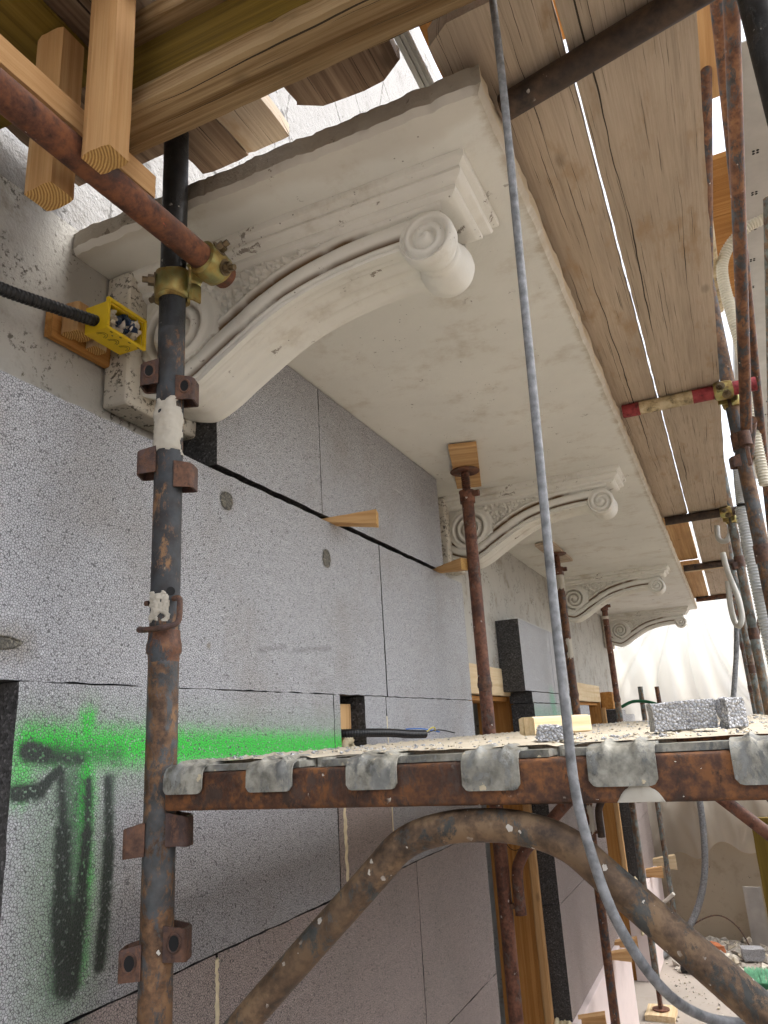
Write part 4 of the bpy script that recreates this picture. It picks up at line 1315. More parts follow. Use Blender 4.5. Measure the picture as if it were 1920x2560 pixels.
# lump of mortar dried onto the near beam
bm = bmesh.new()
vs = []
for i in range(21):
    u = i / 20 * 2 - 1
    hgt = 0.022 * (1 - u * u) * (1 + 0.3 * mnoise.noise(Vector((u * 3, 1, 0))))
    vs.append([bm.verts.new((u * 0.026, d, z)) for d, z in ((0.0, 0.0), (-0.003, 0.0), (-0.0035, hgt * 0.6), (0.0, hgt))])
for a_, b_ in zip(vs, vs[1:]):
    for q in range(3): bm.faces.new((a_[q], b_[q], b_[q + 1], a_[q + 1]))
bmesh.ops.recalc_face_normals(bm, faces=bm.faces)
place('mortar_patch', mesh_of(bm, 'mortar_patch', 'mortar', 60), f0, T(-0.118, 0.9397, BEAM_B + 0.001))

# timber pads pinched between jack heads and slab
for k, (px_, py_, rot, sx, sy, lab) in {1: (-0.835, 2.748, R(15.5), 0.105, 0.50, 'askew wooden pad above the rusty prop by the second corbel'),
                              2: (-0.875, 4.575, 0.0, 0.108, 0.58, 'long wooden pad above the mortar-splashed prop'),
                              3: (XI[3], FY[3], 0.1, 0.13, 0.10, 'small wooden pad above the taped prop near the third corbel')}.items():
    bm = bmesh.new()
    bm_box(bm, (-sx / 2, -sy / 2, 0), (sx / 2, sy / 2, 0.0185), 0.0015)
    o = place('wooden_pad', mesh_of(bm, 'wooden_pad', 'w_fresh' if k == 1 else 'w_old'), None, T(px_, py_, 0.9975) @ Matrix.Rotation(rot, 4, 'Z'))
    tag(o, lab, 'wooden pad')
for k in range(5):
    for xx in (XI[k], XO[k]):
        if k < 2: continue
        o = plank('sole_board', xx - 0.10, xx + 0.10, FY[k] - 0.12, FY[k] + 0.12, GZ + 0.004, GZ + 0.044, 'w_pale', None, 0.002, 50 + k, 'Y')
        tag(o, 'pale wooden sole board under the %s foot of the %s frame' % ('inner' if xx < 0 else 'outer', ['', '', 'third', 'fourth', 'last'][k]), 'wooden board')

# ------------------------------------------------------------------ deck planks hooked on the beams
def deck_unit(x0, x1, y0, y1, label, hooks, seed):
    d = thing('scaffold_deck', label, 'scaffold deck', (x0, y0, BEAM_T), 'steel deck planks')
    bm = bmesh.new()
    nx_, ny_ = 26, 110
    g = []
    for i in range(nx_ + 1):
        row = []
        for j in range(ny_ + 1):
            x = (x1 - x0) * i / nx_; y = (y1 - y0) * j / ny_
            z = 0.0145 + 0.0016 * mnoise.noise(Vector((x * 12 + seed, y * 9, 0))) + 0.0022 * max(0, mnoise.noise(Vector((x * 45, y * 30, seed))))
            if i % 4 == 2 and j % 4 == 2: z += 0.0035      # pressed studs
            if i in (0, nx_): z = 0.012
            row.append(bm.verts.new((x, y + (0.006 * mnoise.noise(Vector((x * 25, seed, 0))) if j == 0 else 0), z)))
        g.append(row)
    for i in range(nx_):
        for j in range(ny_):
            bm.faces.new((g[i][j], g[i + 1][j], g[i + 1][j + 1], g[i][j + 1]))
    place('deck_plate', mesh_of(bm, 'deck_plate', 'dust', 30), d, T(x0, y0 + 0.012, BEAM_T))
    bm = bmesh.new()
    for lo, hi in (((0, 0.03, -0.045), (0.0025, y1 - y0 - 0.03, 0.011)), ((x1 - x0 - 0.0025, 0.03, -0.045), (x1 - x0, y1 - y0 - 0.03, 0.011)), ((0.003, 0.027, -0.030), (x1 - x0 - 0.003, 0.0295, 0.0095)), ((0.003, -0.018, 0.0012), (x1 - x0 - 0.003, 0.0265, 0.0098)), ((0.003, y1 - y0 - 0.03, -0.030), (x1 - x0 - 0.003, y1 - y0 - 0.0275, 0.0095))):
        bm_box(bm, lo, hi)
    place('side_rail', mesh_of(bm, 'side_rail', 'galv'), d, T(x0, y0, BEAM_T))
    # hooks: plate bent over the beam, with two pressed ribs
    for (h0, h1, drop) in hooks:
        bm = bmesh.new()
        prof = [(0.060, 0.0105), (0.02, 0.0115), (-0.008, 0.0105), (-0.019, 0.0065), (-0.0245, -0.001), (-0.0258, -0.010), (-0.0260, -drop * 0.6), (-0.0264, -drop)]
        nn = 18
        cols = []
        for i in range(nn + 1):
            u = i / nn
            x = h0 + (h1 - h0) * u
            rib = 0.0055 * (math.exp(-((u - 0.27) / 0.06) ** 2) + math.exp(-((u - 0.74) / 0.06) ** 2))
            cut = 0.007 * max(0, (abs(u - 0.5) * 2 - 0.86) / 0.14)
            c_ = []
            for q, (yy, zz) in enumerate(prof):
                f = max(0, 1 - max(0, q - 3) / 2.2)
                nzv = 1 if q < 3 else (0.75 if q == 3 else 0.4)
                ya = yy - rib * f * (1 - nzv) ; za = zz + rib * f * nzv
                if q == len(prof) - 1: za += cut
                c_.append((bm.verts.new((x, ya, za)), bm.verts.new((x, ya + 0.003 * (0 if q < 3 else 1), za - 0.003 * (1 if q < 3 else 0)))))
            cols.append(c_)
        for a_, b_ in zip(cols, cols[1:]):
            for q in range(len(prof) - 1):
                bm.faces.new((a_[q][0], b_[q][0], b_[q + 1][0], a_[q + 1][0]))
                bm.faces.new((a_[q][1], a_[q + 1][1], b_[q + 1][1], b_[q][1]))
            bm.faces.new((a_[-1][0], b_[-1][0], b_[-1][1], a_[-1][1]))
        for c_ in (cols[0], cols[-1]):
            for q in range(len(prof) - 1): bm.faces.new((c_[q][0], c_[q + 1][0], c_[q + 1][1], c_[q][1]))
        bmesh.ops.recalc_face_normals(bm, faces=bm.faces)
        hx = (h0 + h1) / 2
        place('hook', mesh_of(bm, 'hook', 'galv', 45), d, T(hx, 0.96, BEAM_T + 0.0015) @ Matrix.Rotation(random.uniform(-0.05, 0.05), 4, 'Z') @ T(-hx, random.uniform(-0.002, 0.0), 0))
    return d
W0 = ['against the wall', 'in the middle', 'on the street side']
ED = [(-0.79, -0.565), (-0.535, -0.215), (-0.205, 0.13)]
HK = [((-0.792, -0.722, 0.030), (-0.646, -0.572, 0.030)), ((-0.488, -0.415, 0.031), (-0.326, -0.252, 0.036)), ((-0.171, -0.094, 0.035), (-0.016, 0.062, 0.037))]
for b_ in range(3):
    for q, (a, b) in enumerate(ED):
        y0, y1 = FY[b_] + 0.006, FY[b_ + 1] - 0.03
        deck_unit(a, b, y0, y1, 'dusty steel deck plank of the %s bay, %s' % (['near', 'second', 'third'][b_], W0[q]), HK[q] if b_ == 0 else [], b_ * 3 + q + 1)
# loose crumbs on the deck: nobody could count them
def crumbs(name, label, spots, mats, seed, flat=0.6):
    rr = random.Random(seed)
    vs, fs, mi = [], [], []
    base = [(1, 0, 0), (-1, 0, 0), (0, 1, 0), (0, -1, 0), (0, 0, 1), (0, 0, -1)]
    tri = [(0, 2, 4), (2, 1, 4), (1, 3, 4), (3, 0, 4), (2, 0, 5), (1, 2, 5), (3, 1, 5), (0, 3, 5)]
    for (x, y, z, s, m) in spots:
        o = len(vs)
        rot = Matrix.Rotation(rr.random() * 6.28, 3, 'Z') @ Matrix.Rotation(rr.random() * 0.8, 3, 'X')
        for b in base:
            p = rot @ (Vector(b) * s * (0.6 + rr.random() * 0.7))
            vs.append((x + p.x, y + p.y, z + p.z * flat + s * flat * 0.3))
        for t_ in tri: fs.append(tuple(o + i for i in t_)); mi.append(m)
    me = bpy.data.meshes.new(name)
    me.from_pydata(vs, [], fs)
    for m in mats: me.materials.append(M[m])
    me.polygons.foreach_set('material_index', mi)
    o = place(name, me)
    tag(o, label, 'rubble', kind='stuff')
    return o
rr = random.Random(4)
sp = []
for i in range(3800):
    y = 1.0 + 1.7 * rr.random() ** 1.5; x = rr.uniform(-0.78, 0.12)
    if any(b < x < c for b, c in ((-0.565, -0.535), (-0.215, -0.205))): continue
    dens = mnoise.noise(Vector((x * 6, y * 3, 5)))
    if rr.random() > 0.45 + dens: continue
    sp.append((x, y, -0.0245, 0.0012 + 0.0042 * rr.random() ** 3, 0 if rr.random() < 0.55 else 1))
for i in range(900):
    y = rr.uniform(2.8, 6.2); x = rr.uniform(-0.78, 0.1)
    sp.append((x, y, -0.0245, 0.003 + 0.009 * rr.random() ** 3, 0 if rr.random() < 0.5 else 1))
crumbs('deck_crumbs', 'crumbs of mortar and polystyrene scattered over the scaffold deck', sp, ['eps_broken', 'dust'], 3)
DZ = -0.0215
o = rough_block('polystyrene_offcut', (0.088, 0.05, 0.040), 'eps_broken', T(-0.080, 1.235, DZ + 0.021) @ Matrix.Rotation(R(14), 4, 'Z') @ Matrix.Rotation(R(-1), 4, 'Y'), n=14, amp=0.0025, seed=2, freq=40)
tag(o, 'long brick-shaped polystyrene offcut lying on the near deck edge', 'polystyrene')
o = rough_block('polystyrene_offcut', (0.027, 0.03, 0.040), 'eps_broken', T(-0.012, 1.225, DZ + 0.020) @ Matrix.Rotation(R(30), 4, 'Z'), n=10, amp=0.006, seed=8, freq=45)
tag(o, 'small torn polystyrene lump beside the long offcut on the deck', 'polystyrene')
o = rough_block('polystyrene_offcut', (0.040, 0.035, 0.018), 'eps_broken', T(-0.235, 1.06, DZ + 0.008) @ Matrix.Rotation(R(10), 4, 'Z'), n=8, amp=0.005, seed=5, freq=60)
tag(o, 'flat crumbled polystyrene scrap in front of the pale wood offcut', 'polystyrene')
o = plank('wood_offcut', 0, 0.17, -0.02, 0.02, 0, 0.034, 'w_pale', None, 0.001, 60, 'X')
WM[o] = T(-0.375, 1.47, DZ + 0.001) @ Matrix.Rotation(R(62), 4, 'Z'); o.matrix_basis = WM[o]
tag(o, 'pale pine offcut lying on the deck left of the hanging cable', 'wood')
# wiring conduit ending on the deck, coming from the slot
cd = thing('black_conduit', 'black corrugated conduit with stripped wires coming out of the slot in the boards', 'conduit', (-1.0, 1.93, 0.01))
corrugated('conduit_tube', [(-1.09, 1.95, 0.006), (-1.02, 1.935, 0.006), (-0.965, 1.97, 0.004), (-0.93, 2.06, 0.000), (-0.905, 2.15, -0.007), (-0.885, 2.22, -0.010)], 0.0125, 'black_plastic', 0.007, cd, 12)
path_tube('wire', [(-0.91, 2.14, 0.008), (-0.89, 2.20, 0.007), (-0.875, 2.25, 0.001), (-0.862, 2.29, -0.006)], 0.002, 'wire_blue', cd, 6)
path_tube('wire', [(-0.885, 2.22, -0.008), (-0.87, 2.25, 0.008), (-0.866, 2.262, 0.006), (-0.866, 2.265, -0.002)], 0.0018, 'wire_yellow', cd, 6)
path_tube('wire', [(-0.885, 2.22, -0.008), (-0.86, 2.28, 0.0), (-0.83, 2.34, -0.012)], 0.002, 'black_plastic', cd, 6)

# ------------------------------------------------------------------ timber wedges driven into the joint
def wedge(label, tip, end, w0, w1, mat='w_fresh'):
    tip, end = Vector(tip), Vector(end)
    m, L = frame_to(tip, end)
    mm = m @ Matrix(((0, 0, 1, 0), (1, 0, 0, 0), (0, 1, 0, 0), (0, 0, 0, 1))).transposed().to_4x4() if False else m
    bm = bmesh.new()
    rows = []
    for i in range(9):
        u = i / 8
        a, b = (w0[0] + (w1[0] - w0[0]) * u) / 2, (w0[1] + (w1[1] - w0[1]) * u) / 2
        rows.append([bm.verts.new((u * L, sx * a + 0.001 * (random.random() - .5), sy * b + 0.001 * (random.random() - .5))) for sx, sy in ((-1, -1), (1, -1), (1, 1), (-1, 1))])
    for r0, r1 in zip(rows, rows[1:]):
        for q in range(4): bm.faces.new((r0[q], r0[(q + 1) % 4], r1[(q + 1) % 4], r1[q]))
    bm.faces.new(list(reversed(rows[0]))); f = bm.faces.new(rows[-1]); f.material_index = 1
    bmesh.ops.recalc_face_normals(bm, faces=bm.faces)
    x = (end - tip).normalized(); z = Vector((0, 0, 1)); yv = z.cross(x).normalized(); z = x.cross(yv)
    mw = Matrix((x, yv, z)).transposed().to_4x4(); mw.translation = tip
    o = place('wooden_wedge', mesh_of(bm, 'wooden_wedge', [mat, 'w_end']), None, mw)
    return tag(o, label, 'wedge', None)
wedge('wooden wedge stuck in the joint below the upper board seam', (-1.04, 1.885, 0.610), (-0.872, 1.935, 0.606), (0.05, 0.006), (0.046, 0.044))
wedge('wooden wedge stuck in the joint at the right end, beside the rusty prop', (-1.03, 2.80, 0.612), (-0.872, 2.735, 0.610), (0.05, 0.008), (0.046, 0.046))
for i, (y, z, lab) in enumerate(((4.28, -1.43, 'lowest'), (5.30, -1.40, 'middle'), (5.62, -1.41, 'upper'))):
    wedge('%s of the wooden wedges under the pier boards' % lab, (-1.03, y, z), (-0.86, y + 0.03, z + 0.005), (0.06, 0.02), (0.06, 0.065))
wedge('short wooden wedge on the white base by the last post', (-1.05, 7.6, -1.33), (-0.86, 7.62, -1.32), (0.06, 0.05), (0.06, 0.09))
wedge('wooden wedge beneath the last pier boards', (-1.02, 8.2, -1.34), (-0.80, 8.25, -1.34), (0.08, 0.06), (0.08, 0.13), 'w_pale')

# ------------------------------------------------------------------ junction box, its blocks and conduit
jb = thing('junction_box', 'yellow junction box with crumpled packing inside, fixed to wood by the near corbel', 'junction box', (-1.06, 1.04, 0.80))
bx0, bx1, by0, by1, bz0, bz1 = -1.062, -1.004, 0.985, 1.083, 0.797, 0.857
bm = bmesh.new()
t_ = 0.003
for lo, hi in (((bx0, by0, bz0), (bx1, by0 + t_, bz1)), ((bx0, by1 - t_, bz0), (bx1, by1, bz1)), ((bx0, by0 + t_ + .0002, bz0), (bx1, by1 - t_ - .0002, bz0 + t_)), ((bx0, by0 + t_ + .0002, bz1 - t_), (bx1, by1 - t_ - .0002, bz1)), ((bx0, by0 + t_ + .0002, bz0 + t_ + .0002), (bx0 + t_, by1 - t_ - .0002, bz1 - t_ - .0002))):
    bm_box(bm, Vector(lo) - Vector((-1.06, 1.04, 0.80)), Vector(hi) - Vector((-1.06, 1.04, 0.80)), 0.0006)
place('box_shell', mesh_of(bm, 'box_shell', 'box_yellow'), jb, T(-1.06, 1.04, 0.80))
bm = bmesh.new()
rim = 0.0055
lo, hi = (by0 - rim, bz0 - rim), (by1 + rim, bz1 + rim)
for a, b in (((bx1, lo[0], lo[1]), (bx1 + 0.008, hi[0], bz0 + 0.001)), ((bx1, lo[0], bz1 - 0.001), (bx1 + 0.008, hi[0], hi[1])), ((bx1, lo[0], bz0 + .0012), (bx1 + 0.008, by0 + 0.001, bz1 - .0012)), ((bx1, by1 - 0.001, bz0 + .0012), (bx1 + 0.008, hi[0], bz1 - .0012))):
    bm_box(bm, Vector(a) - Vector((-1.06, 1.04, 0.80)), Vector(b) - Vector((-1.06, 1.04, 0.80)), 0.001)
place('box_rim', mesh_of(bm, 'box_rim', 'box_yellow'), jb, T(-1.06, 1.04, 0.80))
for q in range(3):   # pressed knock-outs on the underside, and slots in the rim
    yc = by0 + 0.018 + q * 0.031
    for rr_ in (0.012, 0.0085):
        bm = bmesh.new()
        pts = [(bx0 + 0.030 + rr_ * 1.5 * math.cos(a) - 0.008, rr_ * math.sin(a), 0) for a in np.linspace(-1.4, 1.4, 14)]
        bm_ring_tube(bm, [(p[0] + 1.03, p[1], 0) for p in pts], 0.0006, 6)
        place('knockout', mesh_of(bm, 'knockout', 'box_line', 0), jb, T(-1.03, yc, bz0 - 0.0002))
for q in range(4):
    box('rim_slot', (bx1 + 0.0005, by0 + 0.008 + q * 0.025, bz0 - rim - 0.0004), (bx1 + 0.0035, by0 + 0.014 + q * 0.025, bz0 - rim + 0.0006), 'box_line', jb, 0)
# crumpled packing: bent strips
rr = random.Random(21)
for q in range(44):
    bm = bmesh.new()
    n = 8
    c = Vector((bx0 + 0.034 + rr.random() * 0.020, rr.uniform(by0 + 0.014, by1 - 0.014), rr.uniform(bz0 + 0.012, bz1 - 0.012)))
    d = Vector((rr.uniform(-.4, .4), rr.uniform(-1, 1), rr.uniform(-.8, .8))).normalized()
    s = d.cross(Vector((1, 0.2, 0))).normalized()
    pr = None
    for i in range(n + 1):
        u = i / n - .5
        p = d * u * 0.030 + Vector((0.008 * math.sin(u * 7 + q), 0, 0.004 * math.sin(u * 9 + q * 2)))
        w = 0.009 * (1 - abs(u) * 0.8)
        cur = (bm.verts.new(p - s * w), bm.verts.new(p + Vector((0.004 * math.cos(q + i), 0, 0))), bm.verts.new(p + s * w))
        if pr:
            for e in range(2): bm.faces.new((pr[e], cur[e], cur[e + 1], pr[e + 1]))
        pr = cur
    place('packing_scrap', mesh_of(bm, 'packing_scrap', 'packing' if q % 3 else 'packing_blue', 40), jb, T(*c))
# wood it is screwed to
wb = thing('wood_packer', 'stack of small orange wood blocks on the wall behind the yellow box', 'wood', (WALL, 1.04, 0.79))
plank('packer_board', WALL + 0.003, WALL + 0.022, 0.945, 1.13, 0.790, 0.872, 'w_orange', wb, 0.001, 70, 'Y')
plank('packer_block', WALL + 0.0225, bx0 - 0.001, 0.965, 0.995, 0.800, 0.868, 'w_fresh', wb, 0.0008, 71, 'Z', end_mat='w_end')
plank('packer_block', WALL + 0.0225, WALL + 0.05, 1.03, 1.065, 0.798, 0.866, 'w_pale', wb, 0.0008, 72, 'Z', end_mat='w_end')
plank('packer_block', WALL + 0.0225, bx0 - 0.001, 1.0, 1.02, 0.806, 0.866, 'w_orange', wb, 0.0008, 73, 'Z', end_mat='w_end')
o = corrugated('black_conduit', [(-1.02, 0.60, 0.735), (-1.03, 0.72, 0.762), (-1.035, 0.80, 0.778), (-1.036, 0.88, 0.797), (-1.035, 0.95, 0.812), (-1.035, 0.985, 0.820)], 0.0125, 'black_plastic', 0.0095, None, 14, 0.22)
tag(o, 'black corrugated conduit entering the yellow box from the left edge', 'conduit')
pit(0.80, 0.166, 0.036, 0.010, 11)

# ------------------------------------------------------------------ formwork at top left
def h_beam(label, x0, x1, y0, z0):
    h = thing('formwork_beam', label, 'beam', (x0, y0, z0), 'formwork beams')
    plank('lower_flange', x0, x1, y0, y0 + 0.08, z0, z0 + 0.04, 'w_beam', h, 0.001, 80, 'X')
    plank('web', x0, x1, y0 + 0.026, y0 + 0.054, z0 + 0.0395, z0 + 0.1605, 'w_yellow', h, 0.0003, 81, 'X')
    plank('upper_flange', x0, x1, y0, y0 + 0.08, z0 + 0.16, z0 + 0.199, 'w_beam', h, 0.001, 82, 'X')
    return h
h_beam('weathered formwork beam with yellow web crossing the top left corner', -0.80, 0.9, 0.72, 0.960)
o = plank('timber_post', -0.730, -0.676, 0.648, 0.692, 0.822, 1.45, 'w_fresh', None, 0.0006, 90, 'Z', end_mat='w_end', wob=0.003)
tag(o, 'fresh pine post in front of the formwork beam, sawn end hanging over the rusty tube', 'timber')
o = plank('timber_post', -0.873, -0.816, 0.672, 0.722, 0.832, 1.14, 'w_fresh', None, 0.0006, 91, 'Z', end_mat='w_end', wob=0.003)
tag(o, 'shaded pine post behind the rusty tube at the far left', 'timber')
o = plank('timber_bearer', -0.812, -0.757, 0.20, 0.836, 0.893, 0.943, 'w_fresh', None, 0.0006, 92, 'Y', end_mat='w_end')
tag(o, 'pine bearer lying over the rusty tube, its end beside the black post', 'timber')
o = plank('shuttering_sheet', -1.12, -0.822, 0.05, 0.78, 1.142, 1.158, 'w_yellow', None, 0.0008, 93, 'Y')
tag(o, 'yellow formwork panel in the very top left corner', 'panel')
bd = [(-1.10, -0.985, 0.15, 0.98, 'w_dark', 0), (-0.98, -0.852, 0.15, 0.99, 'w_dark', 0), (-0.845, -0.733, 0.2, 1.078, 'w_dark', 0.0), (-0.730, -0.628, 0.2, 1.072, 'w_old', 0.0), (-0.573, -0.360, 0.2, 1.040, 'w_dark', 0.028)]
lbl = ['dark board above the yellow panel, nearest the wall', 'dark board above the yellow panel, second from the wall', 'dark board ending over the balcony beside the black post', 'board with pale split edge ending over the balcony', 'wide dark board with rounded corners over the balcony end']
for i, (a, b, y0, y1, m_, rf) in enumerate(bd):
    o = plank('formwork_board', a, b, y0, y1, 1.161, 1.196, m_, None, 0.003, 100 + i, 'Y', 0, rf)
    tag(o, lbl[i], 'plank', 'boards on the formwork beam')
o = plank('orange_timber', -0.318, -0.05, 0.3, 1.16, 1.215, 1.255, 'w_orange', None, 0.001, 110, 'Y')
tag(o, 'orange stained formwork board above the balcony corner', 'plank')
bm = bmesh.new()
for lo, hi in (((0, 0, 0), (0.026, 0.9, 0.002)), ((0, 0, .002), (0.002, 0.9, 0.012)), ((0.008, 0, -.003), (0.011, 0.9, 0.0)), ((0.017, 0, -.003), (0.020, 0.9, 0.0)), ((0.024, 0, .002), (0.026, 0.9, 0.012))): bm_box(bm, lo, hi)
tag(place('metal_rail', mesh_of(bm, 'metal_rail', 'galv_clean'), None, T(-0.352, 0.3, 1.166)), 'pale ribbed metal rail between the dark board and the orange board', 'rail')
# rusty tube and its coupler on the near post
o = tube('rusty_tube', (-0.755, -0.25, 0.838), (-0.757, 1.035, 0.858), TR, 'rust_orange', None, 30, True)
tag(o, 'thick orange-red rusty tube from the left edge to the brass coupler', 'tube')
coupler('yellow zinc coupler with big nuts joining the rusty tube to the black post', (-0.82, 0.96, 0.812), (0, 0, 1), (-0.757, 0.985, 0.857), (0, 1, 0.01), toward=(1.0, -0.5, 0.05))

# ------------------------------------------------------------------ upper deck on the street side
PZ = 1.101
pl = [(-0.287, -0.0825, 0.925, 4.50, 'w_old', 0.035, 0, 'left-hand cracked deck plank beside the balcony edge, rounded near end'),
      (-0.0765, 0.128, 0.30, 4.52, 'w_old', 0, 0, 'right-hand wide cracked deck plank overhead on the street side'),
      (-0.270, -0.095, 4.46, 6.16, 'w_fresh', 0, 0, 'short yellowish plank past the second transom, balcony side'),
      (-0.072, 0.118, 4.55, 6.16, 'w_old', 0, 0, 'short stained plank past the second transom, street side'),
      (-0.270, -0.090, 6.18, 8.0, 'w_fresh', 0, 0, 'far yellowish plank over the last bay, balcony side'),
      (-0.070, 0.118, 6.18, 8.0, 'w_old', 0, 0, 'far stained plank over the last bay, street side')]
for i, (a, b, y0, y1, m_, rn, rf, lab) in enumerate(pl):
    dz = 0.046 if i in (2,) else 0
    o = plank('deck_plank', a, b, y0, y1, PZ + dz, PZ + 0.045 + dz, m_, None, 0.0012, 120 + i, 'Y', rn, rf)
    tag(o, lab, 'plank', 'planks of the upper deck')
o = tube('transom_tube', (-0.205, 1.118, 1.0755), (0.36, 0.985, 1.0755), TR, 'brown_tube', None, 28)
tag(o, 'dark brown tube under the planks at the top, nearest transom', 'tube')
tt = thing('transom_tube', 'red and white banded transom tube under the overhead planks', 'tube', (-0.21, 2.69, 1.0755))
for a, b, m_ in ((-0.205, -0.145, 'red_paint'), (-0.145, 0.035, 'white_paint'), (0.035, 0.24, 'red_paint')):
    tube('painted_band', (a, 2.692, 1.0755), (b, 2.692, 1.0755), TR, m_, tt, 28)
for y, lab, m_ in ((4.49, 'second brown transom under the planks, before the short planks', 'brown_tube'), (6.11, 'third brown transom with white drips under the planks', 'brown_tube'), (7.93, 'last rusty transom at the far end of the planks', 'rust')):
    o = tube('transom_tube', (-0.208, y, 1.0755), (0.22, y, 1.0755), TR, m_, None, 24)
    tag(o, lab, 'tube')
plank('packing', -0.2, 0.1, 6.14, 6.18, 1.052, 1.099, 'w_pale', None, 0.001, 130, 'X')
tag(bpy.data.objects['packing'], 'pale batten on the third transom under the planks', 'wood')
c1 = coupler('brass coupler clamping the red and white transom to the outer post', (0.158, 2.76, 1.06), (0, 0, 1), (0.135, 2.692, 1.0755), (1, 0, 0), toward=(0.1, -1, -0.35), w=0.062)
coupler('brass coupler clamping the second brown transom', (0.138, 4.56, 1.05), (0, 0, 1), (0.115, 4.49, 1.0755), (1, 0, 0), toward=(0.1, -1, -0.35), w=0.062)
tm = Matrix(((1, 0, 0, 0.132), (0, 0.33, -0.944, 2.6540), (0, 0.944, 0.33, 1.064), (0, 0, 0, 1)))
text_obj('GELCO\nEN74 B', 0.012, 'bolt', tm, c1, 0.0006)

# ------------------------------------------------------------------ braces, hoses and pipes on the street side
def proj_ok(*a): return a
o = tube('diagonal_brace', (0.238, 1.25, 1.86), (0.285, 4.50, 0.56), 0.017, 'rust', None, 18)
tag(o, 'thin rusty brace running down past the plank edge, left of the pair', 'brace')
o = tube('diagonal_brace', (0.275, 1.30, 1.72), (0.183, 2.74, 0.925), 0.0185, 'rust', None, 18)
tag(o, 'rusty brace ending in a wedge on the outer post below the brass coupler', 'brace')
o = tube('diagonal_brace', (0.16, 2.80, 1.55), (0.34, 1.9, 2.5), 0.02, 'rust', None, 18)
tag(o, 'upper rusty brace behind the pair at the top right', 'brace')
wz = thing('locking_wedge', 'rusty sleeve and wedge locking the brace to the outer post', 'wedge', (0.17, 2.745, 0.90))
bm = bmesh.new(); lathe(bm, [(0.012, -.035), (0.021, -.03), (0.021, .02), (0.012, .022)], 16)
place('sleeve', mesh_of(bm, 'sleeve', 'rust_clip', 40), wz, T(0.172, 2.715, 0.90))
box('wedge_blade', (0.166, 2.70, 0.795), (0.178, 2.712, 0.865), 'rust_clip', wz, 0.003, 2)
o = corrugated('corrugated_hose', [(0.62, 3.2, 2.08), (0.46, 3.2, 2.015), (0.384, 3.2, 1.995), (0.311, 3.2, 1.945), (0.262, 3.2, 1.87), (0.246, 3.2, 1.78), (0.250, 3.2, 1.62), (0.257, 3.2, 1.467), (0.256, 3.2, 1.302), (0.242, 3.2, 1.10), (0.24, 3.2, 0.85)], 0.0245, 'white_hose', 0.0125, None, 16, 0.18)
tag(o, 'cream corrugated hose curving beside the plank edge', 'hose')
hs = thing('corrugated_hose', 'long grey corrugated hose leaning along the outer posts', 'hose', (0.176, 3.6, 1.07))
corrugated('hose_section', [(0.183, 3.6, 1.08), (0.172, 3.6, 0.98), (0.164, 3.6, 0.885)], 0.026, 'grey_hose', 0.0095, hs, 18, 0.12)
corrugated('hose_section', [(0.160, 3.62, 0.875), (0.158, 3.6, 0.75), (0.159, 3.58, 0.632), (0.160, 3.56, 0.455), (0.162, 3.54, 0.25), (0.164, 3.52, -0.02)], 0.030, 'grey_hose', 0.0135, hs, 18, 0.18)
bm = bmesh.new(); lathe(bm, [(0.001, 0), (0.022, 0), (0.022, .002), (0.001, .002)], 18)
place('open_mouth', mesh_of(bm, 'open_mouth', 'black', 30), hs, T(0.163, 3.598, 0.882))
o = path_tube('pvc_pipe', [(0.06, 4.75, 1.06), (0.055, 4.72, 0.985), (0.075, 4.70, 0.955), (0.105, 4.70, 0.965), (0.13, 4.72, 1.03), (0.145, 4.75, 1.16)], 0.0155, 'pvc', None, 16)
tag(o, 'grey pipe elbow hooked up beside the third transom', 'pipe')
o = path_tube('pvc_pipe', [(0.075, 5.6, 1.06), (0.085, 5.6, 0.92), (0.115, 5.58, 0.75), (0.12, 5.55, 0.62), (0.095, 5.55, 0.55), (0.07, 5.6, 0.58), (0.062, 5.6, 0.70), (0.075, 5.6, 0.86)], 0.019, 'pvc', None, 16)
tag(o, 'looped grey pipe hanging along the far outer posts', 'pipe')
o = path_tube('pvc_pipe', [(0.085, 5.9, 0.62), (0.05, 5.9, 0.42), (0.0, 5.85, 0.20), (-0.055, 5.8, -0.02)], 0.018, 'cable', None, 14)
tag(o, 'dark grey pipe slanting down to the deck in front of the plastic sheet', 'pipe')
for z, x in ((0.55, 0.2), (-0.6, 0.2)):
    pass
for k, (z, lab) in enumerate(((0.99, 'upper'), (0.52, 'lower'))):
    for b_ in range(1, 4):
        o = tube('guard_rail', (XO[b_] + 0.05, FY[b_], z - 0.02 * b_), (XO[b_ + 1] + 0.05, FY[b_ + 1], z - 0.02 * b_), 0.017, 'rust', None, 14)
        tag(o, '%s rusty guard rail in the %s bay on the street side' % (lab, ['', 'second', 'third', 'fourth'][b_]), 'rail')
# higher lift seen at the right edge: steel decks, orange formwork, tubes
for i, (a, b) in enumerate(((0.345, 0.66), (0.675, 0.99))):
    d = thing('steel_deck', ['perforated steel deck high on the right, nearer the planks', 'perforated steel deck high on the right, outer one'][i], 'scaffold deck', (a, 2.4, 2.2), 'upper steel decks')
    box('deck_plate', (a, 2.4, 2.2), (b, 8.0, 2.205), 'galv_clean', d, 0)
    for s in (a, b - 0.004): box('side_rail', (s, 2.4, 2.14), (s + 0.004, 8.0, 2.199), 'galv_clean', d, 0)
    for q in range(12):      # clover-shaped punched marks
        for c in range(2):
            bm = bmesh.new()
            for e in range(4):
                aa = e * math.pi / 2 + 0.78
                lathe(bm, [(0.001, 0), (0.0055, 0), (0.0055, .001), (0.001, .001)], 10, 'Z', (0.011 * math.cos(aa), 0.011 * math.sin(aa), 0))
            place('punched_mark', mesh_of(bm, 'punched_mark', 'black', 0), d, T(a + 0.10 + 0.13 * c, 3.0 + q * 0.28 + c * 0.1, 2.1988))
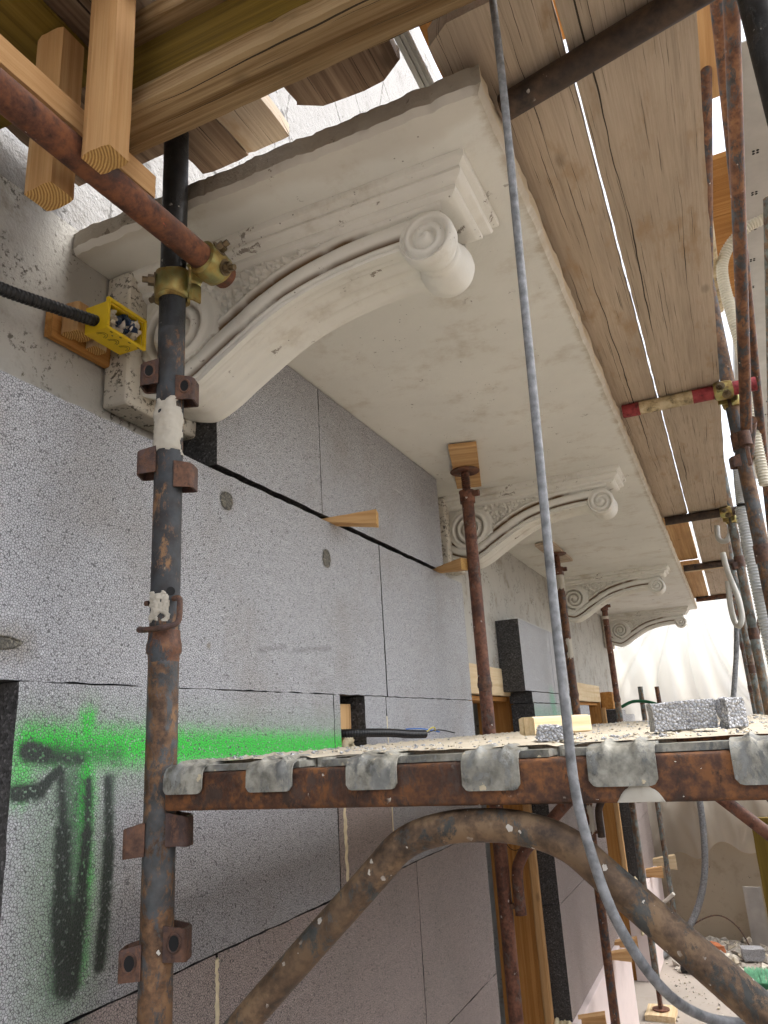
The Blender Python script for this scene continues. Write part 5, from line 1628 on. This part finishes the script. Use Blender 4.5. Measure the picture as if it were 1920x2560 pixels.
for i, (y0, y1) in enumerate(((2.73, 3.1), (3.11, 3.48), (3.49, 3.86))):
    o = plank('orange_board', 0.13, 0.335, y0, y1, 2.02 + 0.004 * i, 2.05 + 0.004 * i, 'w_orange', None, 0.001, 140 + i, 'X')
    tag(o, '%s orange formwork board seen past the plank edge at right' % ['nearest', 'middle', 'farthest'][i], 'plank', 'orange boards at right')
o = plank('orange_board', 0.13, 0.335, 1.5, 2.45, 2.06, 2.09, 'w_fresh', None, 0.001, 150, 'Y')
tag(o, 'tan formwork board between the tubes at the top right', 'plank')
o = tube('slanting_tube', (0.44, 2.9, 1.9), (0.36, 4.6, 1.05), TR, 'green_tube', None, 20)
tag(o, 'blue-grey rusty tube slanting at the right edge', 'tube')
o = tube('slanting_tube', (0.19, 2.2, 1.95), (0.235, 3.6, 1.85), 0.021, 'white_paint', None, 20)
tag(o, 'yellowish weathered tube behind the plank edge at top right', 'tube')

# ------------------------------------------------------------------ hanging cable
o = path_tube('hanging_cable', [(-0.160, 0.895, 1.45), (-0.161, 0.90, 1.071), (-0.162, 0.90, 0.917), (-0.166, 0.90, 0.74), (-0.169, 0.90, 0.616), (-0.173, 0.90, 0.441), (-0.178, 0.90, 0.251), (-0.181, 0.90, 0.112), (-0.182, 0.90, 0.011), (-0.183, 0.903, -0.07), (-0.175, 0.908, -0.139), (-0.158, 0.915, -0.208), (-0.130, 0.945, -0.272), (-0.103, 1.01, -0.318), (-0.06, 1.04, -0.335), (0.03, 1.03, -0.325), (0.16, 1.0, -0.31)], 0.0057, 'cable', None, 14, 6)
tag(o, 'grey cable hanging from the top past the deck and curving off to the right', 'cable')

# ------------------------------------------------------------------ far end: concrete wall, plastic sheet, rubble
ew = tag(box('end_wall', (-1.5, 8.50, GZ - 0.02), (0.9, 8.75, -0.62), 'concrete', None, 0.004), 'bare board-marked concrete wall at the far end behind the plastic', 'wall')
bm = bmesh.new()
nu, nv = 220, 90
sx0, sx1, sz1 = -1.32, 0.75, 1.9
g = []
for i in range(nu + 1):
    u = i / nu; row = []
    for j in range(nv + 1):
        v = j / nv
        x = sx0 + (sx1 - sx0) * u
        zb = -1.20 - 0.24 * u - 0.10 * math.sin(u * 9) + 0.05 * math.sin(u * 31)
        z = zb + (sz1 - zb) * v
        # folds fanning out from the corbel end
        fan = (x + 0.30) / (0.25 + 0.55 * max(0.0, 1.0 - z))
        y = 8.42 - 0.045 * (1 - abs(math.sin(fan * 5.5 + 0.9 * math.sin(z * 2.2)))) ** 5 + 0.030 * math.sin(fan * 13 + 1.3 * math.sin(z * 2)) * min(1, max(0.15, 1.1 - z * 0.7)) + 0.022 * math.sin(x * 23 + z * 5) + 0.02 * mnoise.noise(Vector((x * 5, z * 3, 2)))
        row.append(bm.verts.new((x, y - 8.42, z)))
    g.append(row)
for i in range(nu):
    for j in range(nv): bm.faces.new((g[i][j], g[i + 1][j], g[i + 1][j + 1], g[i][j + 1]))
tag(place('plastic_sheet', mesh_of(bm, 'plastic_sheet', 'sheet', 0), None, T(0, 8.42, 0)), 'translucent plastic sheet hung across the far end, folded and backlit', 'plastic sheet')
o = plank('leaning_board', -0.25, -0.10, 8.22, 8.24, GZ + 0.002, -1.54, 'grey_panel', None, 0.001, 160, 'Z')
tag(o, 'grey board leaning upright at the foot of the concrete wall', 'board')
o = plank('shuttering_sheet', -0.035, 0.32, 3.44, 3.48, -1.6, -0.40, 'w_yellow', None, 0.001, 161, 'Z')
tag(o, 'olive yellow formwork panel standing at the right edge below the deck', 'panel')
o = path_tube('grey_hose', [(-0.52, 8.30, -0.4), (-0.50, 8.28, -0.9), (-0.55, 8.22, -1.4), (-0.68, 8.15, -1.75), (-0.85, 8.0, -1.95), (-1.0, 7.7, -2.02)], 0.03, 'cable', None, 16)
tag(o, 'grey hose curving down the plastic to the ground', 'hose')
o = path_tube('green_hose', [(-0.95, 7.15, 0.10), (-0.85, 7.15, 0.14), (-0.72, 7.1, 0.13), (-0.60, 7.05, 0.085)], 0.014, 'green_plastic', None, 12)
tag(o, 'short dark green hose above the deck by the far posts', 'hose')
ps = thing('short_tube', 'short rusty tube end sticking up from the deck before the plastic sheet', 'tube', (-0.66, 7.6, -0.2))
tube('tube_body', (-0.66, 7.6, -0.2), (-0.665, 7.6, 0.12), TR * 1.2, 'rust', ps)
tube('tube_spigot', (-0.665, 7.6, 0.12), (-0.668, 7.6, 0.27), TR * 0.85, 'rust', ps)
o = path_tube('white_pipe', [(-0.98, 7.75, -1.62), (-0.90, 7.7, -1.58), (-0.80, 7.65, -1.50)], 0.016, 'pvc', None, 12)
tag(o, 'pale pipe stub with a dark end sticking out above the white base', 'pipe')
o = path_tube('black_pipe', [(-0.80, 7.4, GZ + 0.03), (-0.62, 7.35, GZ + 0.05), (-0.45, 7.25, GZ + 0.03)], 0.03, 'black_plastic', None, 12)
tag(o, 'black plastic pipe lying in the rubble at the foot of the wall', 'pipe')
o = path_tube('rusty_wire', [(-0.9, 8.1, GZ + 0.05), (-0.7, 8.2, GZ + 0.2), (-0.5, 8.25, GZ + 0.26), (-0.35, 8.2, GZ + 0.18), (-0.26, 8.1, GZ + 0.02)], 0.006, 'rust_clip', None, 8)
tag(o, 'thin rusty wire arching over the rubble', 'wire')
o = rough_block('broken_brick', (0.12, 0.10, 0.08), 'brick_red', T(-0.55, 7.95, GZ + 0.05) @ Matrix.Rotation(0.5, 4, 'Z'), n=5, amp=0.02, seed=3, freq=10)
tag(o, 'red broken brick in the rubble', 'brick')
o = rough_block('polystyrene_offcut', (0.17, 0.12, 0.09), 'eps_broken', T(-0.25, 7.85, GZ + 0.06) @ Matrix.Rotation(0.2, 4, 'Z'), n=6, amp=0.006, seed=4, freq=12)
tag(o, 'pale grey polystyrene block on the rubble at the concrete wall', 'polystyrene')
rr = random.Random(9)
sp = []
for i in range(800):
    x = rr.uniform(-0.85, 0.5); y = 8.45 - abs(rr.gauss(0, 0.6))
    sp.append((x, y, GZ + 0.004, 0.008 + 0.06 * rr.random() ** 3, rr.choice((0, 0, 0, 1, 2))))
for i in range(900):
    x = rr.uniform(-0.95, 0.6); y = rr.uniform(4.5, 8.4)
    sp.append((x, y, GZ + 0.004, 0.004 + 0.012 * rr.random() ** 3, rr.choice((0, 0, 1))))
crumbs('ground_rubble', 'rubble and rubbish strewn over the dusty ground', sp, ['rubble', 'dust', 'packing'], 6, 0.7)
# broom head
br = thing('broom', 'green bristled broom head lying on the dusty ground', 'broom', (-0.21, 7.2, GZ))
bm = bmesh.new(); bm_box(bm, (-0.16, -0.03, 0.0), (0.22, 0.03, 0.045), 0.012, 2)
bmesh.ops.translate(bm, verts=bm.verts, vec=(0, 0, 0.01))
place('broom_head', mesh_of(bm, 'broom_head', 'green_plastic', 40), br, T(-0.13, 7.10, GZ))
bm = bmesh.new()
rr = random.Random(2)
for i in range(420):
    x = -0.16 + 0.38 * rr.random(); y = rr.uniform(-0.025, 0.025)
    tip = Vector((x * 1.12 + rr.gauss(0, .012), y + 0.09 + rr.random() * 0.03, 0.10 + rr.random() * 0.03))
    a = Vector((x, y + 0.01, 0.052))
    w = Vector((0.003, 0, 0))
    vs = [bm.verts.new(p) for p in (a - w, a + w, tip + w * .6, tip - w * .6)]
    bm.faces.new(vs)
tag(place('bristles', mesh_of(bm, 'bristles', 'green_bristle'), br, T(-0.13, 7.10, GZ)), kind='stuff')
# ------------------------------------------------------------------ plywood hoarding added out of view to block low sky and bounce warm light
hd = thing('added_screen', 'brown plywood hoarding on posts, added out of view to shade under the deck', 'light screen', (1.55, 3.0, GZ))
for i in range(11):
    y0 = -3.2 + i * 1.1
    plank('screen_board', 1.50, 2.58, y0, y0 + 0.02, GZ + 0.02, 0.02, 'screen', hd, 0.0, 170 + i, 'Z') if False else None
    o = box('screen_board', (1.55, y0, GZ + 0.01), (1.568, y0 + 1.09, 0.0), 'screen', hd, 0.001)
    tube('screen_post', (1.60, y0 + 0.02, GZ), (1.60, y0 + 0.02, 0.05), 0.03, 'w_old', hd, 10)
